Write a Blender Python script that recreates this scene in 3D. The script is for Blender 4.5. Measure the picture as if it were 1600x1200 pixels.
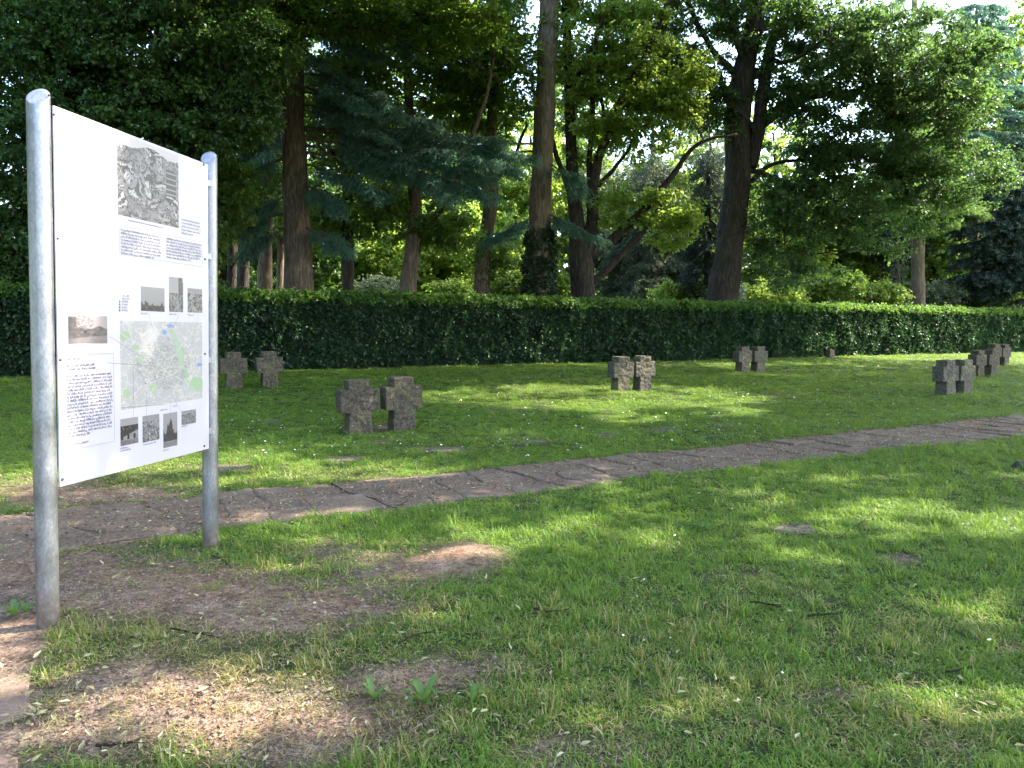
import bpy, bmesh, math, random
import numpy as np
from mathutils import Vector, Matrix, Euler

for o in list(bpy.data.objects): bpy.data.objects.remove(o)
scn = bpy.context.scene
C = scn.collection
R = math.radians
rng = np.random.default_rng(7)
random.seed(7)

# ------------------------------------------------------------------ camera
EYE = 1.55; F = 1200.0; PITCH = math.atan(83/1200)
cam = bpy.data.cameras.new('camera'); camo = bpy.data.objects.new('camera', cam); C.objects.link(camo)
cam.sensor_width = 36; cam.lens = 27.0; cam.clip_end = 2000; cam.clip_start = .05
camo.location = (0, 0, EYE); camo.rotation_euler = (math.pi/2 - PITCH, 0, 0)
scn.camera = camo

# ------------------------------------------------------------------ light
SUN_EL = R(46); SUN_H = np.array([.96, .28]); SUN_H /= np.linalg.norm(SUN_H)
S = np.array([SUN_H[0]*math.cos(SUN_EL), SUN_H[1]*math.cos(SUN_EL), math.sin(SUN_EL)])
world = bpy.data.worlds.new('World'); scn.world = world; world.use_nodes = True
wn = world.node_tree.nodes; wl = world.node_tree.links; wn.clear()
sky = wn.new('ShaderNodeTexSky'); sky.sky_type = 'NISHITA'; sky.sun_disc = False
sky.sun_elevation = SUN_EL; sky.sun_rotation = math.atan2(SUN_H[0], SUN_H[1])
sky.air_density = 1.0; sky.dust_density = 2.0; sky.ozone_density = 1.0
bg = wn.new('ShaderNodeBackground'); bg.inputs[1].default_value = .15
wo = wn.new('ShaderNodeOutputWorld'); wl.new(sky.outputs[0], bg.inputs[0]); wl.new(bg.outputs[0], wo.inputs[0])
sun = bpy.data.lights.new('sun', 'SUN'); suno = bpy.data.objects.new('sun', sun); C.objects.link(suno)
sun.energy = 2.8; sun.angle = R(.55); sun.color = (1, .93, .80)
suno.rotation_euler = Vector(S).to_track_quat('Z', 'Y').to_euler(); suno.location = (30, 10, 30)
scn.view_settings.view_transform = 'Standard'; scn.view_settings.look = 'None'
scn.view_settings.exposure = 3.05; scn.view_settings.gamma = 1.0
scn.view_settings.use_curve_mapping = False
scn.cycles.max_bounces = 8; scn.cycles.transmission_bounces = 6; scn.cycles.diffuse_bounces = 4

# ------------------------------------------------------------------ maths helpers
sp, cp = math.sin(PITCH), math.cos(PITCH)
U = np.array([.872, .489]); N = np.array([-.489, .872])       # along / across the hedge and the path
def ray(px, py):
    a = (px-800)/F; b = -(py-600)/F
    return np.array([a, cp + b*sp, -sp + b*cp])
def project(x, y, z):
    dz = z - EYE
    d = y*cp - dz*sp; v = y*sp + dz*cp
    d = np.maximum(d, .05)
    return 800 + F*x/d, 600 - F*v/d
def smooth(t): t = np.clip(t, 0, 1); return t*t*(3-2*t)
def hgt(x, y):
    n = x*N[0] + y*N[1]
    return .35*smooth((n-11)/13) + .012*np.sin(x*1.3+y*.7) + .012*np.sin(y*1.9-x*.6)
def gp(px, py, dz=0):
    r = ray(px, py); t = 1.0
    lo, hi = .5, 200.
    for _ in range(60):
        m = (lo+hi)/2; p = r*m
        if EYE + p[2] > hgt(p[0], p[1]) + dz: lo = m
        else: hi = m
    p = r*lo; return np.array([p[0], p[1], EYE+p[2]])
def at(px, py, D):
    r = ray(px, py); t = D/r[1]; return np.array([r[0]*t, D, EYE + r[2]*t])
def sn(x, y): return x*U[0]+y*U[1], x*N[0]+y*N[1]
def xy(s, n): return s*U[0]+n*N[0], s*U[1]+n*N[1]

def hash3(i, j, k, seed=0):
    h = (i*374761393 + j*668265263 + k*2147483647 + seed*974634777) & 0xffffffff
    h = ((h ^ (h >> 13))*1274126177) & 0xffffffff
    return ((h ^ (h >> 16)) & 0xffffff)/float(0xffffff)
def vnoise(p, seed=0):
    p = np.asarray(p, float); i = np.floor(p).astype(np.int64); f = p-i; f = f*f*(3-2*f)
    r = 0
    for a in (0, 1):
        for b in (0, 1):
            for c in (0, 1):
                w = (f[:, 0] if a else 1-f[:, 0])*(f[:, 1] if b else 1-f[:, 1])*(f[:, 2] if c else 1-f[:, 2])
                r = r + w*hash3(i[:, 0]+a, i[:, 1]+b, i[:, 2]+c, seed)
    return r
def noise2(x, y, fr, seed=0, octv=2):
    v = 0; amp = 1; tot = 0
    for o in range(octv):
        v = v + amp*vnoise(np.stack([np.ravel(x)*fr, np.ravel(y)*fr, np.full(np.size(x), .5+o)], 1), seed+o)
        tot += amp; amp *= .5; fr *= 2.1
    return (v/tot).reshape(np.shape(x))

# ------------------------------------------------------------------ object helpers
def tag(o, label=None, cat=None, group=None, kind=None):
    if label: o['label'] = label
    if cat: o['category'] = cat
    if group: o['group'] = group
    if kind: o['kind'] = kind
    return o
def empty(name, loc, label=None, cat=None, group=None):
    o = bpy.data.objects.new(name, None); o.location = loc; o.empty_display_size = .2; C.objects.link(o)
    return tag(o, label, cat, group)
def mkmesh(name, V, Fc, mats, matidx=None, smoothf=False, attrs=None):
    """V (n,3); Fc list of int arrays (m,k) or a python list of faces"""
    me = bpy.data.meshes.new(name)
    if isinstance(Fc, np.ndarray): Fc = [Fc]
    if len(Fc) and isinstance(Fc[0], np.ndarray):
        loops = np.concatenate([f.ravel() for f in Fc]).astype(np.int32)
        tot = np.concatenate([np.full(len(f), f.shape[1]) for f in Fc]).astype(np.int32)
    else:
        loops = np.array([i for f in Fc for i in f], np.int32); tot = np.array([len(f) for f in Fc], np.int32)
    V = np.asarray(V, np.float32)
    me.vertices.add(len(V)); me.vertices.foreach_set('co', V.ravel())
    if len(tot):
        me.loops.add(len(loops)); me.loops.foreach_set('vertex_index', loops)
        me.polygons.add(len(tot)); st = np.zeros(len(tot), np.int32); st[1:] = np.cumsum(tot)[:-1]
        me.polygons.foreach_set('loop_start', st); me.polygons.foreach_set('loop_total', tot)
        if matidx is not None: me.polygons.foreach_set('material_index', np.asarray(matidx, np.int32))
        me.polygons.foreach_set('use_smooth', np.full(len(tot), smoothf))
    for m in (mats if isinstance(mats, (list, tuple)) else [mats]): me.materials.append(m)
    me.update(calc_edges=True)
    for k, (dom, typ, dat) in (attrs or {}).items():
        a = me.attributes.new(k, typ, dom)
        dat = np.asarray(dat)
        if typ == 'FLOAT': a.data.foreach_set('value', dat.astype(np.float32).ravel())
        elif typ == 'INT': a.data.foreach_set('value', dat.astype(np.int32).ravel())
        elif typ == 'FLOAT_VECTOR': a.data.foreach_set('vector', dat.astype(np.float32).ravel())
        elif typ == 'FLOAT_COLOR': a.data.foreach_set('color', dat.astype(np.float32).ravel())
    return me
def link(name, me, parent=None, loc=None):
    o = bpy.data.objects.new(name, me); C.objects.link(o)
    if parent is not None: o.parent = parent
    if loc is not None: o.location = loc
    return o

class MB:
    def __init__(s): s.v = []; s.f = []; s.m = []; s.n = 0
    def add(s, V, Fs, m=0):
        V = np.asarray(V, float)
        for f in Fs: s.f.append([i+s.n for i in f]); s.m.append(m)
        s.v.append(V); s.n += len(V)
    def box(s, lo, hi, M=None, m=0):
        x0, y0, z0 = lo; x1, y1, z1 = hi
        V = np.array([(x0,y0,z0),(x1,y0,z0),(x1,y1,z0),(x0,y1,z0),(x0,y0,z1),(x1,y0,z1),(x1,y1,z1),(x0,y1,z1)], float)
        if M is not None: V = V@np.array(M.to_3x3()).T + np.array(M.translation)
        s.add(V, [(0,3,2,1),(4,5,6,7),(0,1,5,4),(1,2,6,5),(2,3,7,6),(3,0,4,7)], m)
    def tube(s, pts, rad, seg=8, cap=True, m=0, rough=0, seed=0):
        pts = np.asarray(pts, float); rad = np.asarray(rad, float); k = len(pts)
        T = np.gradient(pts, axis=0); T /= np.linalg.norm(T, axis=1)[:, None]+1e-9
        ref = np.array([0, 0, 1.]) if abs(T[0][2]) < .9 else np.array([1., 0, 0])
        ring = []
        a = np.arange(seg)*2*math.pi/seg
        n1 = np.cross(T[0], ref); n1 /= np.linalg.norm(n1)
        for i in range(k):
            n1 = n1 - T[i]*n1.dot(T[i]); n1 /= np.linalg.norm(n1)+1e-9
            n2 = np.cross(T[i], n1)
            rr = np.full(seg, rad[i])
            if rough:
                q = np.stack([np.cos(a)*2.2, np.sin(a)*2.2, np.full(seg, pts[i][2]*.8)], 1)+11
                q2 = np.stack([np.cos(a)*6, np.sin(a)*6, np.full(seg, pts[i][2]*1.5)], 1)+31
                rr = rr*(1+rough*(vnoise(q, seed)-.5)*1.6+rough*(vnoise(q2, seed+3)-.5)*.9)
            ring.append(pts[i]+rr[:, None]*(np.cos(a)[:, None]*n1+np.sin(a)[:, None]*n2))
        V = np.concatenate(ring); Fs = []
        for i in range(k-1):
            for j in range(seg):
                b = (j+1) % seg
                Fs.append((i*seg+j, i*seg+b, (i+1)*seg+b, (i+1)*seg+j))
        if cap: Fs.append(tuple(range(seg))[::-1]); Fs.append(tuple((k-1)*seg+j for j in range(seg)))
        s.add(V, Fs, m)
    def build(s, name, mats, parent=None, smoothf=False, loc=None):
        me = mkmesh(name, np.concatenate(s.v), s.f, mats, s.m, smoothf)
        return link(name, me, parent, loc)
def spline(pts, n):
    """Catmull-Rom through rows of pts"""
    pts = np.asarray(pts, float); P = np.vstack([2*pts[0]-pts[1], pts, 2*pts[-1]-pts[-2]])
    t = np.linspace(0, len(pts)-1-1e-6, n); i = t.astype(int); f = (t-i)[:, None]
    a, b, c, d = P[i], P[i+1], P[i+2], P[i+3]
    return .5*((2*b)+(-a+c)*f+(2*a-5*b+4*c-d)*f**2+(-a+3*b-3*c+d)*f**3)

# ------------------------------------------------------------------ materials
def newmat(name):
    m = bpy.data.materials.new(name); m.use_nodes = True; nt = m.node_tree; nt.nodes.clear()
    out = nt.nodes.new('ShaderNodeOutputMaterial'); b = nt.nodes.new('ShaderNodeBsdfPrincipled')
    nt.links.new(b.outputs[0], out.inputs[0]); return m, nt, b, out
def nz(nt, scale, detail=4, rough=.55, vec=None, dist=0):
    n = nt.nodes.new('ShaderNodeTexNoise'); n.inputs['Scale'].default_value = scale
    n.inputs['Detail'].default_value = detail; n.inputs['Roughness'].default_value = rough; n.inputs['Distortion'].default_value = dist
    if vec: nt.links.new(vec, n.inputs['Vector'])
    return n.outputs[0]
def pos(nt, scale=(1, 1, 1)):
    g = nt.nodes.new('ShaderNodeNewGeometry'); mp = nt.nodes.new('ShaderNodeMapping'); mp.inputs['Scale'].default_value = scale
    nt.links.new(g.outputs['Position'], mp.inputs['Vector']); return mp.outputs[0]
def objco(nt, scale=(1, 1, 1)):
    g = nt.nodes.new('ShaderNodeTexCoord'); mp = nt.nodes.new('ShaderNodeMapping'); mp.inputs['Scale'].default_value = scale
    nt.links.new(g.outputs['Object'], mp.inputs['Vector']); return mp.outputs[0]
def ramp(nt, fac, stops):
    r = nt.nodes.new('ShaderNodeValToRGB'); e = r.color_ramp.elements
    while len(e) < len(stops): e.new(.5)
    for i, (p, c) in enumerate(stops): e[i].position = p; e[i].color = (*c, 1) if len(c) == 3 else c
    nt.links.new(fac, r.inputs[0]); return r.outputs[0]
def mixc(nt, fac, a, b, mode='MIX'):
    m = nt.nodes.new('ShaderNodeMix'); m.data_type = 'RGBA'; m.blend_type = mode
    if isinstance(fac, (int, float)): m.inputs[0].default_value = fac
    else: nt.links.new(fac, m.inputs[0])
    for s, i in ((a, 6), (b, 7)):
        if isinstance(s, tuple): m.inputs[i].default_value = (*s, 1)
        else: nt.links.new(s, m.inputs[i])
    return m.outputs[2]
def mth(nt, op, a, b=None, clamp=False):
    m = nt.nodes.new('ShaderNodeMath'); m.operation = op; m.use_clamp = clamp
    for i, s in enumerate((a, b)):
        if s is None: continue
        if isinstance(s, (int, float)): m.inputs[i].default_value = s
        else: nt.links.new(s, m.inputs[i])
    return m.outputs[0]
def attr(nt, name):
    a = nt.nodes.new('ShaderNodeAttribute'); a.attribute_name = name; return a
def bump(nt, bs, h, strength=.5, dist=.02, prev=None):
    b = nt.nodes.new('ShaderNodeBump'); b.inputs['Strength'].default_value = strength; b.inputs['Distance'].default_value = dist
    nt.links.new(h, b.inputs['Height'])
    if prev: nt.links.new(prev, b.inputs['Normal'])
    if bs: nt.links.new(b.outputs[0], bs.inputs['Normal'])
    return b.outputs[0]

def leafmat(name, cols, trans=.4, tcol=(.22, .36, .03), rough=.45, big=.5, spec=.45):
    m, nt, b, out = newmat(name)
    a = attr(nt, 'rnd').outputs['Fac']; n = nz(nt, big, 3, .6, pos(nt))
    f = mth(nt, 'ADD', mth(nt, 'MULTIPLY', a, .55), mth(nt, 'MULTIPLY', mth(nt, 'SUBTRACT', n, .25), .9), True)
    col = ramp(nt, f, [(i/(len(cols)-1), c) for i, c in enumerate(cols)])
    nt.links.new(col, b.inputs['Base Color']); b.inputs['Roughness'].default_value = rough
    b.inputs['Specular IOR Level'].default_value = spec
    t = nt.nodes.new('ShaderNodeBsdfTranslucent'); nt.links.new(mixc(nt, .55, col, tcol), t.inputs[0])
    mx = nt.nodes.new('ShaderNodeMixShader'); mx.inputs[0].default_value = trans
    nt.links.new(b.outputs[0], mx.inputs[1]); nt.links.new(t.outputs[0], mx.inputs[2]); nt.links.new(mx.outputs[0], out.inputs[0])
    return m
M = {}
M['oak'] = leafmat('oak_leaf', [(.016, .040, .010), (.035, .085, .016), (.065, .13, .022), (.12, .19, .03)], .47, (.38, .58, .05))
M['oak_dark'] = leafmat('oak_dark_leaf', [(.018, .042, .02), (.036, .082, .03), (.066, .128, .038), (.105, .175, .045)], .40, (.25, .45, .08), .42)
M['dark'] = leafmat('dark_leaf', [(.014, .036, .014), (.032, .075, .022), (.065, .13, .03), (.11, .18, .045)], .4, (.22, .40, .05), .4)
M['bright'] = leafmat('sunlit_leaf', [(.055, .105, .02), (.10, .17, .03), (.16, .24, .04), (.24, .31, .07)], .52, (.6, .8, .10))  # yellow-green leaf with the backlit glow put into its colour
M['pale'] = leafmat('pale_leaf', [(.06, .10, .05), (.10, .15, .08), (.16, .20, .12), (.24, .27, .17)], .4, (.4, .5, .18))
M['needle'] = leafmat('needle_blue', [(.024, .065, .05), (.05, .12, .088), (.085, .19, .135), (.13, .25, .15)], .3, (.16, .36, .16), .5)
M['needle_yellowish'] = leafmat('needle_green', [(.05, .10, .02), (.08, .16, .03), (.13, .22, .05)], .4, (.3, .5, .06), .5)  # lighter, yellower green needles for the pine
M['needle_dark'] = leafmat('needle_dark', [(.016, .034, .028), (.03, .060, .046), (.06, .10, .07)], .25, (.06, .12, .05), .5)
M['needle_grey'] = leafmat('needle_grey', [(.04, .06, .03), (.08, .11, .06), (.14, .17, .10)], .25, (.2, .28, .1), .5)
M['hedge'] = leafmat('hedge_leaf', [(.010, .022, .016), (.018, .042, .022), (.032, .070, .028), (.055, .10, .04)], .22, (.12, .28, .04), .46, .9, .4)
M['hedge_top_lit'] = leafmat('hedge_top_lit_leaf', [(.03, .07, .014), (.055, .12, .02), (.09, .17, .03), (.13, .21, .05)], .4, (.28, .5, .05), .42, .9)  # lighter green puts the light on the hedge top into the leaves
M['ivy'] = leafmat('ivy_leaf', [(.008, .022, .008), (.02, .045, .014), (.04, .08, .03)], .15, (.1, .2, .03), .35)
M['weed'] = leafmat('weed_leaf', [(.045, .11, .022), (.07, .15, .03), (.11, .20, .045)], .35, (.4, .6, .1), .5)

def grassmat():
    m, nt, b, out = newmat('grass_blades')
    a = attr(nt, 'rnd').outputs['Fac']; p = pos(nt)
    n1 = nz(nt, .55, 3, .6, p); n2 = nz(nt, 3.2, 3, .6, p)
    green = ramp(nt, mth(nt, 'ADD', mth(nt, 'MULTIPLY', a, .75), mth(nt, 'MULTIPLY', n1, .4), True),
                 [(0, (.040, .090, .014)), (.35, (.080, .165, .022)), (.7, (.145, .245, .034)), (1, (.26, .34, .07))])
    dry = ramp(nt, a, [(0, (.14, .14, .04)), (.4, (.26, .23, .075)), (.75, (.36, .28, .13)), (1, (.46, .38, .22))])
    g = nt.nodes.new('ShaderNodeAttribute'); g.attribute_type = 'INSTANCER'; g.attribute_name = 'dry'
    f = mth(nt, 'ADD', g.outputs['Fac'], mth(nt, 'MULTIPLY', mth(nt, 'SUBTRACT', n2, .5), .9), True)
    f = mth(nt, 'GREATER_THAN', f, mth(nt, 'ADD', mth(nt, 'MULTIPLY', attr(nt, 'rnd2').outputs['Fac'], .9), .08))
    col = mixc(nt, f, green, dry)
    nt.links.new(col, b.inputs['Base Color']); b.inputs['Roughness'].default_value = .5; b.inputs['Specular IOR Level'].default_value = .3
    t = nt.nodes.new('ShaderNodeBsdfTranslucent'); nt.links.new(mixc(nt, .4, col, (.42, .58, .06)), t.inputs[0])
    mx = nt.nodes.new('ShaderNodeMixShader'); mx.inputs[0].default_value = .4
    nt.links.new(b.outputs[0], mx.inputs[1]); nt.links.new(t.outputs[0], mx.inputs[2]); nt.links.new(mx.outputs[0], out.inputs[0])
    return m
M['grass'] = grassmat()

def groundmat():
    m, nt, b, out = newmat('ground_soil'); p = pos(nt)
    s = attr(nt, 'soil').outputs['Fac']
    soil = ramp(nt, nz(nt, 5, 8, .7, p), [(.28, (.12, .090, .066)), (.45, (.22, .168, .126)), (.6, (.33, .265, .205)), (.8, (.45, .38, .30))])
    fine = ramp(nt, nz(nt, 90, 3, .7, p), [(.3, (.35, .3, .28)), (.5, (.9, .9, .9)), (.72, (1.7, 1.5, 1.35))])
    soil = mixc(nt, 1, soil, fine, 'MULTIPLY')
    mid = ramp(nt, nz(nt, 28, 5, .75, p), [(.36, (.42, .38, .36)), (.5, (.95, .95, .95)), (.66, (1.45, 1.4, 1.35))]); soil = mixc(nt, 1, soil, mid, 'MULTIPLY')
    red = ramp(nt, nz(nt, 1.3, 3, .6, p), [(.35, (1, 1, 1)), (.65, (1.16, .97, .90))])
    soil = mixc(nt, 1, soil, red, 'MULTIPLY')
    th = ramp(nt, nz(nt, 14, 6, .7, p), [(.3, (.022, .034, .010)), (.5, (.045, .068, .018)), (.7, (.10, .10, .04))])
    f = mth(nt, 'ADD', s, mth(nt, 'MULTIPLY', mth(nt, 'SUBTRACT', nz(nt, 9, 5, .65, p), .5), .8), True)
    nt.links.new(mixc(nt, f, th, soil), b.inputs['Base Color']); b.inputs['Roughness'].default_value = .95
    b.inputs['Specular IOR Level'].default_value = .15
    h = mth(nt, 'ADD', nz(nt, 70, 4, .7, p), mth(nt, 'MULTIPLY', nz(nt, 12, 4, .6, p), 2))
    bump(nt, b, h, 1, .03); return m
M['ground'] = groundmat()

def slabmat(name, tint):
    m, nt, b, out = newmat(name); p = pos(nt)
    c = ramp(nt, nz(nt, 3.2, 8, .65, p, .4), [(.25, (.075, .062, .055)), (.45, (.13, .11, .10)), (.6, (.19, .165, .15)), (.78, (.28, .25, .225))])
    tone = ramp(nt, attr(nt, 'tone').outputs['Fac'], [(0, (.72, .70, .70)), (.5, (1, .96, .94)), (1, (1.3, 1.27, 1.22))])
    c = mixc(nt, 1, c, tone, 'MULTIPLY')
    moss = mixc(nt, ramp(nt, nz(nt, 4.5, 6, .7, p), [(.52, (0, 0, 0)), (.68, (.6, .6, .6))]), c, (.085, .09, .03))
    dirt = mixc(nt, ramp(nt, nz(nt, 1.8, 5, .7, p), [(.38, (0, 0, 0)), (.52, (.92, .92, .92))]), moss, ramp(nt, nz(nt, 45, 4, .7, p), [(.35, (.07, .055, .042)), (.5, (.14, .11, .085)), (.68, (.27, .22, .17))]))
    gr = ramp(nt, nz(nt, 110, 3, .7, p), [(.3, (.6, .6, .6)), (.7, (1.35, 1.3, 1.28))])
    c = mixc(nt, .8, dirt, gr, 'MULTIPLY'); c = mixc(nt, 1, c, tint, 'MULTIPLY')
    nt.links.new(c, b.inputs['Base Color']); b.inputs['Roughness'].default_value = .8; b.inputs['Specular IOR Level'].default_value = .3
    h = mth(nt, 'ADD', nz(nt, 26, 5, .7, p), mth(nt, 'MULTIPLY', nz(nt, 5, 4, .6, p), 1.5)); bump(nt, b, h, .7, .012); return m
M['slab'] = slabmat('path_slab', (.84, .76, .67)); M['slab_red'] = slabmat('red_path_slab', (1.3, 1.1, .97))

def stonemat():
    m, nt, b, out = newmat('weathered_stone'); p = pos(nt)
    c = ramp(nt, nz(nt, 24, 8, .72, p, .5), [(.28, (.022, .019, .015)), (.44, (.066, .058, .048)), (.56, (.115, .104, .085)), (.70, (.21, .195, .165))])
    lich = ramp(nt, nz(nt, 3.1, 6, .7, p), [(.50, (0, 0, 0)), (.62, (.75, .75, .75))])
    c = mixc(nt, lich, c, ramp(nt, nz(nt, 30, 4, .7, p), [(.35, (.085, .082, .036)), (.65, (.20, .185, .11))]))
    pal = ramp(nt, nz(nt, 16, 5, .75, p), [(.6, (0, 0, 0)), (.7, (.7, .7, .7))])
    c = mixc(nt, pal, c, (.27, .26, .23))
    t = attr(nt, 'tone').outputs['Fac']; c = mixc(nt, 1, c, ramp(nt, t, [(0, (.85, .76, .68)), (.5, (1.05, 1.02, .92)), (1, (1.2, 1.2, 1.15))]), 'MULTIPLY')
    nt.links.new(c, b.inputs['Base Color']); b.inputs['Roughness'].default_value = .9; b.inputs['Specular IOR Level'].default_value = .2
    h = mth(nt, 'ADD', nz(nt, 45, 6, .7, p), mth(nt, 'MULTIPLY', nz(nt, 13, 4, .6, p, 1), 2)); bump(nt, b, h, 1, .015); return m
M['stone'] = stonemat()

def barkmat(name, a, b_, c_, sc=(9, 9, 1.6)):
    m, nt, b, out = newmat(name); p = pos(nt, sc)
    h1 = nz(nt, 1.4, 8, .7, p, .6)
    c = ramp(nt, h1, [(.3, a), (.5, b_), (.72, c_)])
    al = ramp(nt, nz(nt, .6, 4, .6, pos(nt)), [(.5, (0, 0, 0)), (.72, (.4, .4, .4))])
    c = mixc(nt, al, c, (.07, .085, .04))
    nt.links.new(c, b.inputs['Base Color']); b.inputs['Roughness'].default_value = .95; b.inputs['Specular IOR Level'].default_value = .15
    bump(nt, b, h1, 1, .06); return m
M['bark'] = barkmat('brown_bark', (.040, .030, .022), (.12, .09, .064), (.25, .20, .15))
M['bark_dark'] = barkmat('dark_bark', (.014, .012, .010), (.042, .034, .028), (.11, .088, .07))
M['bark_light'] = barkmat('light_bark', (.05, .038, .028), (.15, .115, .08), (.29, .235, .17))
M['twig'] = barkmat('twig_bark', (.02, .015, .012), (.05, .038, .028), (.09, .07, .05), (30, 30, 30))

def galvmat():
    m, nt, b, out = newmat('galvanised_steel'); p = objco(nt)
    v = nt.nodes.new('ShaderNodeTexVoronoi'); v.inputs['Scale'].default_value = 120; nt.links.new(objco(nt, (1, 1, .5)), v.inputs['Vector'])
    n = nz(nt, 9, 5, .6, objco(nt, (1, 1, .45)))
    c = ramp(nt, mth(nt, 'ADD', mth(nt, 'MULTIPLY', v.outputs['Color'], .2), mth(nt, 'MULTIPLY', n, .8)),
             [(.3, (.17, .175, .18)), (.5, (.25, .255, .265)), (.7, (.37, .38, .39))])
    # mud splashed on the lowest part of the tube
    sx = nt.nodes.new('ShaderNodeSeparateXYZ'); nt.links.new(p, sx.inputs[0])
    f = mth(nt, 'MULTIPLY', ramp(nt, sx.outputs[2], [(.03, (1, 1, 1)), (.22, (0, 0, 0))]), ramp(nt, nz(nt, 22, 5, .7, p), [(.35, (0, 0, 0)), (.6, (1, 1, 1))]))
    c = mixc(nt, f, c, (.20, .14, .10))
    nt.links.new(c, b.inputs['Base Color']); b.inputs['Metallic'].default_value = .75
    nt.links.new(ramp(nt, n, [(.3, (.30,)*3), (.7, (.5,)*3)]), b.inputs['Roughness'])
    bump(nt, b, n, .12, .01); return m
M['galv'] = galvmat(); M['bracket'] = None
def plain(name, col, rough=.6, metal=0, spec=.4, var=.12, sc=30):
    m, nt, b, out = newmat(name)
    n = ramp(nt, nz(nt, sc, 4, .6, pos(nt)), [(.3, (1-var,)*3), (.7, (1+var,)*3)])
    nt.links.new(mixc(nt, 1, tuple(col), n, 'MULTIPLY'), b.inputs['Base Color'])
    b.inputs['Roughness'].default_value = rough; b.inputs['Metallic'].default_value = metal; b.inputs['Specular IOR Level'].default_value = spec
    return m
M['panel'] = plain('white_panel', (.46, .435, .49), .32, 0, .5, .012, 3)
M['ink'] = plain('print_ink', (.11, .10, .125), .5)
M['inkgrey'] = plain('print_grey_ink', (.16, .155, .19), .5)
M['bracket'] = plain('bracket_steel', (.35, .36, .37), .4, .7)
M['screw'] = plain('dark_screw', (.10, .10, .11), .4, .7)
M['hole'] = plain('hole_black', (.012, .012, .014), .8)  # black disc stands in for the shade inside the post hole
M['petal'] = plain('white_petal', (.78, .78, .72), .7)
M['deadleaf'] = leafmat('fallen_leaf', [(.16, .12, .06), (.30, .26, .13), (.42, .40, .22), (.5, .49, .34)], .25, (.5, .5, .2), .6, 3)
M['browndead'] = leafmat('brown_fallen_leaf', [(.05, .03, .02), (.11, .07, .045), (.2, .13, .08)], .1, (.3, .2, .1), .7, 3)
def printmat():
    m, nt, b, out = newmat('printed_picture'); a = attr(nt, 'ink')
    nt.links.new(a.outputs['Color'], b.inputs['Base Color']); b.inputs['Roughness'].default_value = .35; return m
M['print'] = printmat()

# ------------------------------------------------------------------ where soil shows / where the sun gets through (areas of the lawn)
def blobs(px, py, L):
    v = np.zeros(np.shape(px))
    for (a, b, rx, ry, s) in L:
        v = v + s*np.exp(-(((px-a)/rx)**2+((py-b)/ry)**2)*1.2)
    return v
SOIL = [(90, 905, 130, 60, 1.3), (300, 920, 150, 55, .95), (420, 960, 130, 45, .75), (660, 885, 120, 26, 1.0), (735, 862, 50, 14, .6),
        (500, 860, 90, 25, .4), (230, 1060, 160, 50, .9), (130, 1150, 130, 60, .9), (330, 1110, 150, 55, .8), (560, 1130, 150, 55, .7), (430, 1180, 120, 45, .6), (560, 940, 160, 40, .5), (950, 1170, 120, 40, .45), (760, 1040, 120, 30, .45), (1130, 900, 90, 20, .3), (1300, 1080, 120, 30, .35), (1500, 1170, 110, 30, .4),
        (640, 1060, 120, 28, .75), (840, 1180, 60, 60, .45), (1410, 873, 38, 11, 1.2), (1570, 1015, 30, 12, .9), (1240, 829, 30, 9, .9), (60, 770, 160, 30, .8), (230, 770, 100, 22, .6),
        (440, 1030, 160, 20, -.3), (110, 1030, 70, 22, -.6), (290, 1030, 50, 20, -.2), (1240, 1020, 40, 16, .3), (600, 690, 40, 8, .5),
        (1430, 1130, 60, 14, .3), (1270, 940, 40, 9, .3), (600, 668, 30, 8, .7), (820, 640, 40, 5, .4), (1000, 672, 60, 5, .4), (690, 702, 60, 5, .7), (540, 716, 50, 5, .6), (350, 732, 60, 8, .7)]
DRY = [(350, 1050, 330, 130, .55), (560, 1150, 200, 60, .3), (1000, 1100, 260, 90, .28), (1000, 980, 200, 60, .2), (1400, 1000, 200, 60, .25), (1400, 1150, 250, 60, .3),
       (560, 745, 160, 20, .25), (1200, 920, 200, 30, .15), (240, 740, 200, 40, .25), (900, 620, 240, 16, .15), (800, 690, 200, 12, .15)]
def soilmask(x, y):
    z = hgt(x, y); px, py = project(x, y, z); s, n = sn(x, y)
    v = blobs(px, py, SOIL)
    v = np.where(y < 1.5, .3, v)
    nn = noise2(x, y, 2.2, 5, 3)
    v = np.where(v > 0, v*1.25, v) + (nn-.5)*1.1*(.35+np.clip(v, 0, 1)) - .10
    e = (noise2(x, y, 2.6, 9, 3)-.5)*.6
    path = np.clip((.72-np.abs(n-6.95)+e)/.07, 0, 1)
    path2 = np.clip((.70-np.abs(s+.90)+e)/.07, 0, 1)*(n < 6.3)
    return np.clip(np.maximum(np.maximum(v, path), path2), 0, 1), np.maximum(path, path2)

# ------------------------------------------------------------------ ground
ys = np.concatenate([np.arange(-25, 1.5, 1.0), np.arange(1.5, 9, .07), np.arange(9, 34, .22), np.arange(34, 80, 2.5), np.arange(80, 420, 20)])
xs = np.concatenate([-np.arange(36, 400, 20)[::-1], np.arange(-34, -8, .8), np.arange(-8, 9, .09), np.arange(9, 36, .5), np.arange(38, 400, 20)])
gx, gy = np.meshgrid(xs, ys); gz = hgt(gx, gy)
sm, pm = soilmask(gx.ravel(), gy.ravel()); sm = sm.reshape(gx.shape); pm = pm.reshape(gx.shape)
gz = gz + (noise2(gx, gy, 1.7, 21, 3)-.5)*.035*(1-pm) - .004*pm + (noise2(gx, gy, 9, 22, 2)-.5)*.012
px_, py_ = project(gx, gy, gz); gz = gz + .05*blobs(px_, py_, [(730, 872, 60, 22, 1)])*(gy > 2) - .04*blobs(px_, py_, [(1410, 873, 30, 9, 1)])*(gy > 2)
ny, nx = gx.shape
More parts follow.
